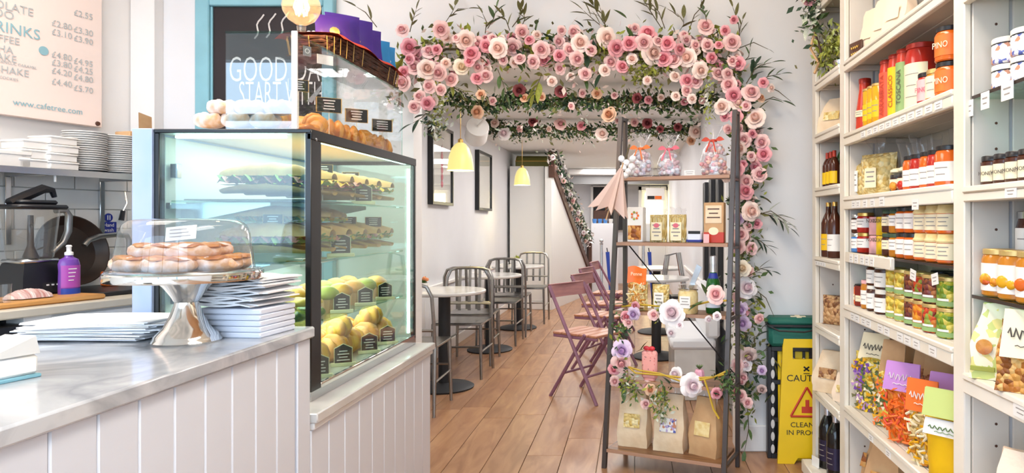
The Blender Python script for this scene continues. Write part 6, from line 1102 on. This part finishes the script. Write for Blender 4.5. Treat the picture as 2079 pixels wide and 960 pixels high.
# --- shelf D glass: two layers
for i in range(2):
    jar(1734, 1.134 + i * .08, .027, .078, 'jam_dark' if i else 'blue_cup', 'steel', 'lbl_white', f'small pale labelled jar, {["lower", "upper"][i]} one at the far left of the glass shelf', 'small pale jars at the far left', X=.945)
    jar(1758, 1.134 + i * .083, .036, .082, 'jam_red', 'gold', 'lbl_white', f'red honey jar with a gold lid and white label, {["lower", "upper"][i]} one on the glass shelf', 'gold lid red jars', lab=(.25, .7), X=.96)
    for k_, px in enumerate((1775, 1790)):
        t = thing('sweet_pouch', f'bright {["pink", "yellow"][k_]} pouch in the {["lower", "upper"][i]} layer on the glass shelf', 'pouch', (.96 + .03 * 0, sy(px, .96), 1.134 + i * .075), CZ, 'pink and yellow pouches'); b_ = MB().use(M[('lbl_pink', 'lbl_yellow')[k_]]); b_.grid(lambda u, v: ((u - .5) * .055, -.014 * math.sin(PI * u) * math.sin(PI * v), .072 * v), 6, 6); b_.grid(lambda u, v: ((u - .5) * .055, .014 * math.sin(PI * u) * math.sin(PI * v), .072 * v), 6, 6); b_.build('pouch', t)
        text(t, 'NIXO', .022, (0, -.016, .056), (R(90), 0, 0), M['ink'])
    jar(1805, 1.134 + i * .087, .026, .084, 'jam_dark', 'leaf_dark', 'lbl_cream', f'narrow dark jar with a green lid, {["lower", "upper"][i]} one beside the pouches', 'dark narrow jars beside the pouches', X=.95, lab=(.3, .7)); jar(1822, 1.134 + i * .087, .03, .084, 'jam_amber', 'leaf_dark', 'lbl_white', f'amber jar with a dark green lid, {["lower", "upper"][i]} one on the glass shelf', 'amber jars with green lids', X=.955, lab=(.3, .75))
    for k_, px in enumerate((1840, 1857)): jar(px, 1.134 + i * .09, .036, .088, 'jam_orange', 'lidblack', 'lbl_white', f'orange marmalade jar with a white label, {["lower", "upper"][i]} layer, {["left", "right"][k_]} one on the glass shelf', 'marmalade jars', lab=(.15, .75), X=.962)
    for k_, px in enumerate((1881, 1905, 1930)): jar(px, 1.134 + i * .09, .04, .089, 'jam_orange', 'gold', 'lbl_cream', f'cloth covered marmalade jar, {["lower", "upper"][i]} layer, {ORD[k_]} from the left on the glass shelf', 'cloth covered jars', lab=(.12, .68), X=.966, cloth=True, lines=3)
# --- shelf E
for i, px in enumerate((1737, 1748)): t = thing('spice_box', f'small red and orange spice box at the far left of the antipasto shelf, {["left", "right"][i]} one', 'box', sp(px, .95, .908), CZ, 'small spice boxes'); part('box', t, M['orange_label' if i == 0 else 'darkred'], -.022, .022, -.016, .016, 0, .075 + i * .01, c=.002); label_plate(t, 'lbl_cream', .03, .02, .045, -.0165, 1); part('box_top', t, M['lidblack'], -.022, .022, -.016, .016, .0755 + i * .01, .082 + i * .01, c=.002)
jar(1763, .908, .03, .115, 'jam_amber', 'lbl_pink', 'lbl_white', 'amber jar with a green printed label beside the spice boxes', X=.955, lab=(.15, .65))
jar(1775, .908, .03, .10, 'jam_dark', 'lidwhite', 'lbl_white', 'lower dark spread jar with a white label, left of the tall spread jars', X=.955, lab=(.1, .7)); jar(1775, 1.009, .03, .088, 'jam_dark', 'steel', 'lbl_white', 'upper dark spread jar with a steel lid, left of the tall spread jars', X=.955, lab=(.1, .7))
for i in range(2): jar(1797, .908 + i * .096, .040, .094, 'jam_dark', 'lidwhite', 'lbl_white', f'chocolate spread jar with a broad white lid, {["lower", "upper"][i]} one', 'white lid spread jars', X=.965, lab=(.08, .66), lid_h=.018)
VG = ['veg_yellow', 'veg_yellow', 'veg_dark', 'veg_red', 'veg_dark', 'veg_green']
for i in range(2):
    for k_, px in enumerate((1819, 1837, 1858, 1876, 1899, 1930)):
        v = VG[k_] if i else ('veg_yellow', 'veg_yellow', 'veg_dark', 'veg_orange', 'veg_red', 'veg_green')[k_]
        t = jar(px, .908 + i * .093, .036 if k_ < 4 else .04, .091, v, 'yellowlid', 'lbl_green', f'gold lidded antipasto jar of {dict(veg_yellow="yellow artichoke", veg_dark="dark aubergine", veg_red="red pepper", veg_orange="orange pepper", veg_green="green olive")[v]} pieces, {["lower", "upper"][i]} layer, {ORD[k_]} from the left', 'antipasto jars', shape='s', lab=(.05, .2), X=.965, lid_h=.011, lines=0)
        MB().use(M['lbl_white']).lathe([(.0368 if k_ < 4 else .0408, .02), (.0368 if k_ < 4 else .0408, .027)], 6, a0=R(240), a1=R(300), cap=False).build('white_strip', t)
for i in range(5):
    jar(0, .908, .038, .091, VG[i], 'yellowlid', None, f'antipasto jar in the rear row of the lower layer, {ORD[i]} from the near end', 'rear antipasto jars', y=2.0 + i * .1, X=1.07, shape='s')
    jar(0, 1.0, .038, .091, VG[(i + 2) % 6], 'lidblack', None, f'dark lidded antipasto jar, rear row, upper layer, {ORD[i]} from the near end', 'rear antipasto jars', y=2.0 + i * .1, X=1.07, shape='s', lid_h=.02)
# --- shelf F: big bags of coloured pasta
def hdr(t, m, w_, z0, z1, y=-.02, tilt=.02, txt=None, tm_='lbl_white', hole=True):
    b_ = MB().use(M[m]); b_.grid(lambda u, v: ((u - .5) * w_ * (1 - .1 * v), y + tilt * v, z0 + (z1 - z0) * v), 4, 4); b_.grid(lambda u, v: ((u - .5) * w_ * (1 - .1 * v), y + .006 + tilt * v, z0 + (z1 - z0) * v), 4, 4); b_.build('paper_header', t)
    if txt:
        n_ = 20; MB().use(M[tm_]).tube([(w_ * .36 * (2 * k / n_ - 1), y - .003 + tilt * (.5 + .12 * math.sin(k * 1.9)), (z0 + z1) / 2 + (z1 - z0) * .12 * math.sin(k * 1.9)) for k in range(n_ + 1)], .0018, 4).build('script_line', t)
        MB().use(M[tm_]).tube([(w_ * .22 * (2 * k / 9 - 1), y - .003 + tilt * .25, z0 + (z1 - z0) * .25 + .002 * math.sin(k * 2)) for k in range(10)], .0012, 4).build('script_line', t)
def pieces(t, kind, n, w_, h_, y, seed, mats, s_=1):
    g2 = random.Random(seed); b_ = MB()
    for k in range(n):
        c = Vector((g2.uniform(-w_ / 2, w_ / 2) * .86, y + g2.uniform(-.004, .006), g2.uniform(.012, h_ - .015))); b_.use(M[g2.choice(mats)]); a = g2.uniform(0, 3.14); d = Vector((math.cos(a), g2.uniform(-.3, .3), math.sin(a)))
        if kind == 'bow':
            s2 = Vector((-d.z, 0, d.x)); b_.poly([c - d * .016 * s_ + s2 * .009, c, c - d * .016 * s_ - s2 * .009]); b_.poly([c + d * .016 * s_ - s2 * .009, c, c + d * .016 * s_ + s2 * .009]); b_.poly([c - s2 * .003 - d * .003, c - s2 * .003 + d * .003 - Vector((0, .004, 0)), c + s2 * .003 + d * .003, c + s2 * .003 - d * .003 - Vector((0, .004, 0))])
        else: b_.tube([c - d * .014 * s_, c + Vector((0, -.003, 0)), c + d * .014 * s_], .0042, 5)
    o = b_.build({'bow': 'bow_pasta', 'pen': 'penne'}[kind], t); o['kind'] = 'stuff'
def pbag(label, px, X, z, w_, h_, d_, fill, rz=CZ, name='pasta_bag', tilt=0):
    t = clearbag(name, label, 0, 0, 0, w_, h_, d_, fill, cat='pasta bag', loc=sp(px, X, z), rz=rz); t.rotation_euler = (R(tilt), 0, rz); return t
RZ2 = R(-48)
t = pbag('bag of multicoloured bow pasta with a cream header, leftmost on the big bag shelf', 1777, 1.0, .476, .17, .24, .09, 'veg_yellow', RZ2); pieces(t, 'bow', 150, .165, .225, -.045, 1, ['jam_yellow', 'leaf', 'rose_v', 'lbl_yellow', 'purple_soap', 'lbl_cream', 'leaf_olive'], 1.1); hdr(t, 'lbl_cream', .13, .21, .32, -.03, .04, 'Farfalle', 'ink'); film(t, .15, .2, .25, .02, 1)
t = pbag('second bag of mixed bow pasta tucked behind the orange penne bag', 1814, .99, .476, .12, .23, .08, 'veg_yellow', RZ2); pieces(t, 'bow', 80, .115, .21, -.04, 2, ['jam_yellow', 'leaf', 'orange_label', 'lbl_cream'], 1); hdr(t, 'kraft', .1, .21, .33, -.02, .03)
t = pbag('bag of bright orange penne with a lilac header on the big bag shelf', 1848, .98, .476, .155, .23, .09, 'penne_o', RZ2, tilt=6); pieces(t, 'pen', 130, .15, .22, -.045, 3, ['orange_label', 'jam_orange', 'lbl_red', 'orange_label'], 1); hdr(t, 'lilac_label', .135, .2, .295, -.052, .03, 'Penne'); film(t, .14, .18, .22, .02, 1)
t = pbag('bag of pale orange macaroni with an orange header on the big bag shelf', 1893, .965, .476, .13, .22, .085, 'pasta', RZ2, tilt=8); pieces(t, 'pen', 130, .125, .21, -.043, 4, ['cloth_lid', 'jam_yellow', 'lbl_cream', 'croissant'], .9); hdr(t, 'orange_label', .11, .19, .29, -.05, .02, 'Maccheroni')
t = pbag('bright yellow pasta bag with a green and white label, nearest the upright', 1938, .955, .476, .15, .22, .08, 'bag_yellow', RZ2, tilt=8); hdr(t, 'lbl_white', .13, .165, .21, -.048, .01, 'PASTA', 'leaf'); hdr(t, 'bag_green', .13, .22, .30, -.045, .02)
for i, px in enumerate((1860, 1885, 1908)): t = pbag(f'brown headed pasta bag at the back of the shelf, {ORD[i]} from the left', px, 1.09, .476, .12, .25, .07, 'veg_dark', RZ2); hdr(t, 'kraft', .11, .23, .33, -.015, .02)
t = pbag('dark bag with a purple header behind the orange headed bag', 1925, 1.03, .476, .12, .24, .07, 'veg_dark', RZ2); hdr(t, 'lilac_label', .11, .2, .29, -.04, .02)
# --- shelf G: brown bags
for i, (px, lab) in enumerate(((1755, 'brown paper bag of biscuits, far left on the lowest shelf'), (1800, 'brown paper bag on the lowest shelf, second from the far end'))): kraft_bag(sp(px, 1.0, .131), R(-50), lab, .15, .24, .1, 'kraft', 'biscuit', 'brown bags on the lowest shelf', .75, cello=False)
# --- bay 1 contents
def bpos(px, X, z): return (X, min(sy(px, X), 3.38), z)
for i, (px, X) in enumerate(((1682, .975), (1708, .975))):
    t = thing('potted_shrub', f'bushy yellow green shrub in a silver pot on the narrow unit, {["left", "right"][i]} one', 'plant', bpos(px, X, 1.956), 0, 'yellow green potted shrubs'); MB().use(M['steel']).lathe([(.034, 0), (.043, .065), (.041, .065), (0, .055)], 20).build('pot', t)
    foliage(t, [Vector((0, 0, .09)), Vector((0, 0, .15))], 520, (.042, .04, .045), .034, ['leaf_lime', 'leaf_lime', 'bag_green', 'leaf_olive'], 90 + i)
t = thing('trailing_spray', 'green trailing spray with a pink rose hanging from the top of the narrow unit', 'plant', (0, 0, 0)); P = [Vector((.87, 3.38, 2.42)), Vector((.86, 3.36, 2.3)), Vector((.87, 3.34, 2.18)), Vector((.9, 3.33, 2.08))]; MB().use(M['wicker']).tube(P, .006, 5).build('stem', t); foliage(t, P[:3], 160, (.03, .03, .04), .05, ['leaf_grey', 'leaf', 'leaf_dark'], 95); rose(t, at(1640, -2, 3.34), .035, 'd'); 
for q in range(8): leaf(t, P[1] + Vector((g.uniform(-.03, .03), -.02, g.uniform(-.1, .1))), Vector((g.uniform(-1, .5), -.2, g.uniform(-1, .6))), .08, 'leaf_grey')
MB().use(M['kraft']).tube([P[2], P[2] + Vector((-.02, 0, -.08)), P[2] + Vector((.02, 0, -.15)), P[2] + Vector((.0, 0, -.2))], .007, 5).build('twisted_twine', t)
kraft_bag(bpos(1690, .99, 1.696), R(-50), 'crumpled kraft bag of pasta on the second shelf of the narrow unit', .16, .17, .09, 'kraft_pale', 'pasta', None, .5, cello=False)
for i in range(3): jar(1680 + i * 7, 1.431, .025, .17, 'jam_dark', 'red', 'lbl_yellow', f'small dark bottle with a red cap in the narrow unit, {ORD[i]} from the left', 'red capped small bottles', shape='b', lab=(.08, .42), cat='bottle', name='sauce_bottle', X=.95, lid_h=.03, lines=0)
for i, px in enumerate((1694, 1702)): jar(px, 1.431, .028, .215, 'green_glass', 'leaf_lime' if i == 0 else 'gold', 'lbl_cream', f'taller oil bottle with a {["green", "gold"][i]} cap beside the red capped bottles', None, shape='b', lab=(.1, .5), cat='bottle', name='oil_bottle', X=1.015, lid_h=.03, lines=0, y=3.385 - i * .065)
for i, (px, lb_, X) in enumerate(((1682, 'bag_yellow', .95), (1695, 'lbl_white', .95), (1697, 'lbl_cream', 1.03))): jar(px, 1.091, .035, .265, 'jam_dark', 'gold', lb_, f'brown glass bottle with a {["yellow", "white", "cream"][i]} label in the narrow unit', None, shape='b', lab=(.12, .42), cat='bottle', name='beer_bottle', X=X, lid_h=.02, lines=2, arc=180)
t = pbag('rounded bag of mixed nuts on the fifth shelf of the narrow unit', 1700, .99, .761, .15, .14, .09, 'nuts', R(-45), 'nut_bag')
t = kraft_bag(bpos(1690, .97, .431), R(-45), 'kraft bag of wholewheat pasta in the narrow unit above the wine bottles', .17, .2, .1, 'kraft_pale', 'nuts', None, .55, cello=False); kraft_bag(bpos(1718, .98, .431), R(-45), 'paler bag of pasta beside the wholewheat pasta bag', .1, .13, .08, 'peach_bag', 'pasta', None, .7, cello=False)
for i, (px, X) in enumerate(((1675, .945), (1697, .95))):
    t = jar(px, .061, .043, .31, 'wine', 'foil', 'foil_dark', f'dark sparkling wine bottle with silver foil at the floor of the narrow unit, {["left", "right"][i]} one', 'dark wine bottles', shape='b', lab=(.12, .45), cat='bottle', name='wine_bottle', X=X, lid_h=.07, lines=3); MB().use(M['foil_dark']).lathe([(.019, .225), (.0165, .245)], 16, cap=False).build('neck_band', t)
t = thing('price_tag', 'white folded price tag at the foot of the wine bottles', 'price tag', (.885, 3.38, .061), R(-70)); part('tag_sheet', t, M['white'], -.03, .03, -.001, .001, 0, .05, c=.0005)
# --- bay 3 contents
for i, (px, z) in enumerate(((2047, 1.604), (2047, 1.675), (2088, 1.604), (2088, 1.675))): t = jar(px, z, .04, .068, 'tin_print', 'lidwhite', None, f'decorated white tin with blue print, {["lower", "upper"][i % 2]} one of the {["left", "right"][i // 2]} stack on the glass shelf', 'decorated tins', shape='s', X=.985, name='biscuit_tin', cat='tin'); MB().use(M['dark']).lathe([(.0405, .050), (.0405, .053)], 16, cap=False).build('dark_band', t)
for i, px in enumerate((2017, 2044, 2069, 2096)): jar(px, 1.358, .033, .078, 'jam_dark', 'lidblack', 'lbl_cream', f'dark honey jar with a round cream label on the right unit, {ORD[i]} from the left', 'honey jars', txt='HONEY', X=.96, lab=(.12, .66), lines=0, arc=70)
for i, px in enumerate((2027, 2063, 2102)): t = jar(px, 1.064, .042, .125, 'jam_amber', 'yellowlid', 'lbl_white', f'marmalade jar with a citrus picture label on the right unit, {ORD[i]} from the left', 'citrus marmalade jars', X=.968, lab=(.12, .7), lines=0, arc=170); MB().use(M[('veg_orange', 'jam_yellow', 'lbl_green')[i] if i < 2 else 'jam_orange']).blob((-.01, -.042, .045), .017, .004, .016, 10, 6).blob((.012, -.041, .038), .013, .004, .012, 8, 6).build('printed_fruit', t)
for i, px in enumerate((2096, 2140)): jar(px, 1.064, .052, .225, 'jam_dark', 'steel', 'lbl_white', f'large dark preserve jar behind the citrus marmalade, {["left", "right"][i]} one', 'large dark preserve jars', X=1.065, lab=(.4, .8), lid_h=.02)
t = kraft_bag(sp(2036, .965, .851), R(-38), 'cream patterned bag of taralli with a round window on the right unit', .14, .196, .09, 'bag_print', 'taralli', None, .62, cello=False, label_=False); MB().use(M['taralli']).grid(lambda u, v: (.005 + u * .062, -.049 + .012 * v, .012 + v * (.15 - .04 * u)), 6, 8).build('clear_window', t); MB().use(M['croissant']).lathe([(0, 0), (.02, 0), (.02, .002), (0, .002)], 18).build('round_picture', t, (-.035, -.048, .085), (R(86), 0, 0)); part('green_band', t, M['leaf_lime'], -.068, -.01, -.052, -.047, .022, .034, c=.001)
t = kraft_bag(sp(2096, .962, .851), R(-42), 'second bag on the right unit with a tall pale header beside the taralli bag', .14, .19, .09, 'taralli', 'taralli', None, .8, cello=False, label_=False); hdr(t, 'lbl_cream', .12, .085, .198, -.055, .03, 'Taralli', 'ink')
kraft_bag(sp(2088, .965, .476), R(-45), 'white paper bag on the lower shelf of the right unit', .14, .22, .09, 'peach_bag', 'lbl_cream', None, .8, cello=False)
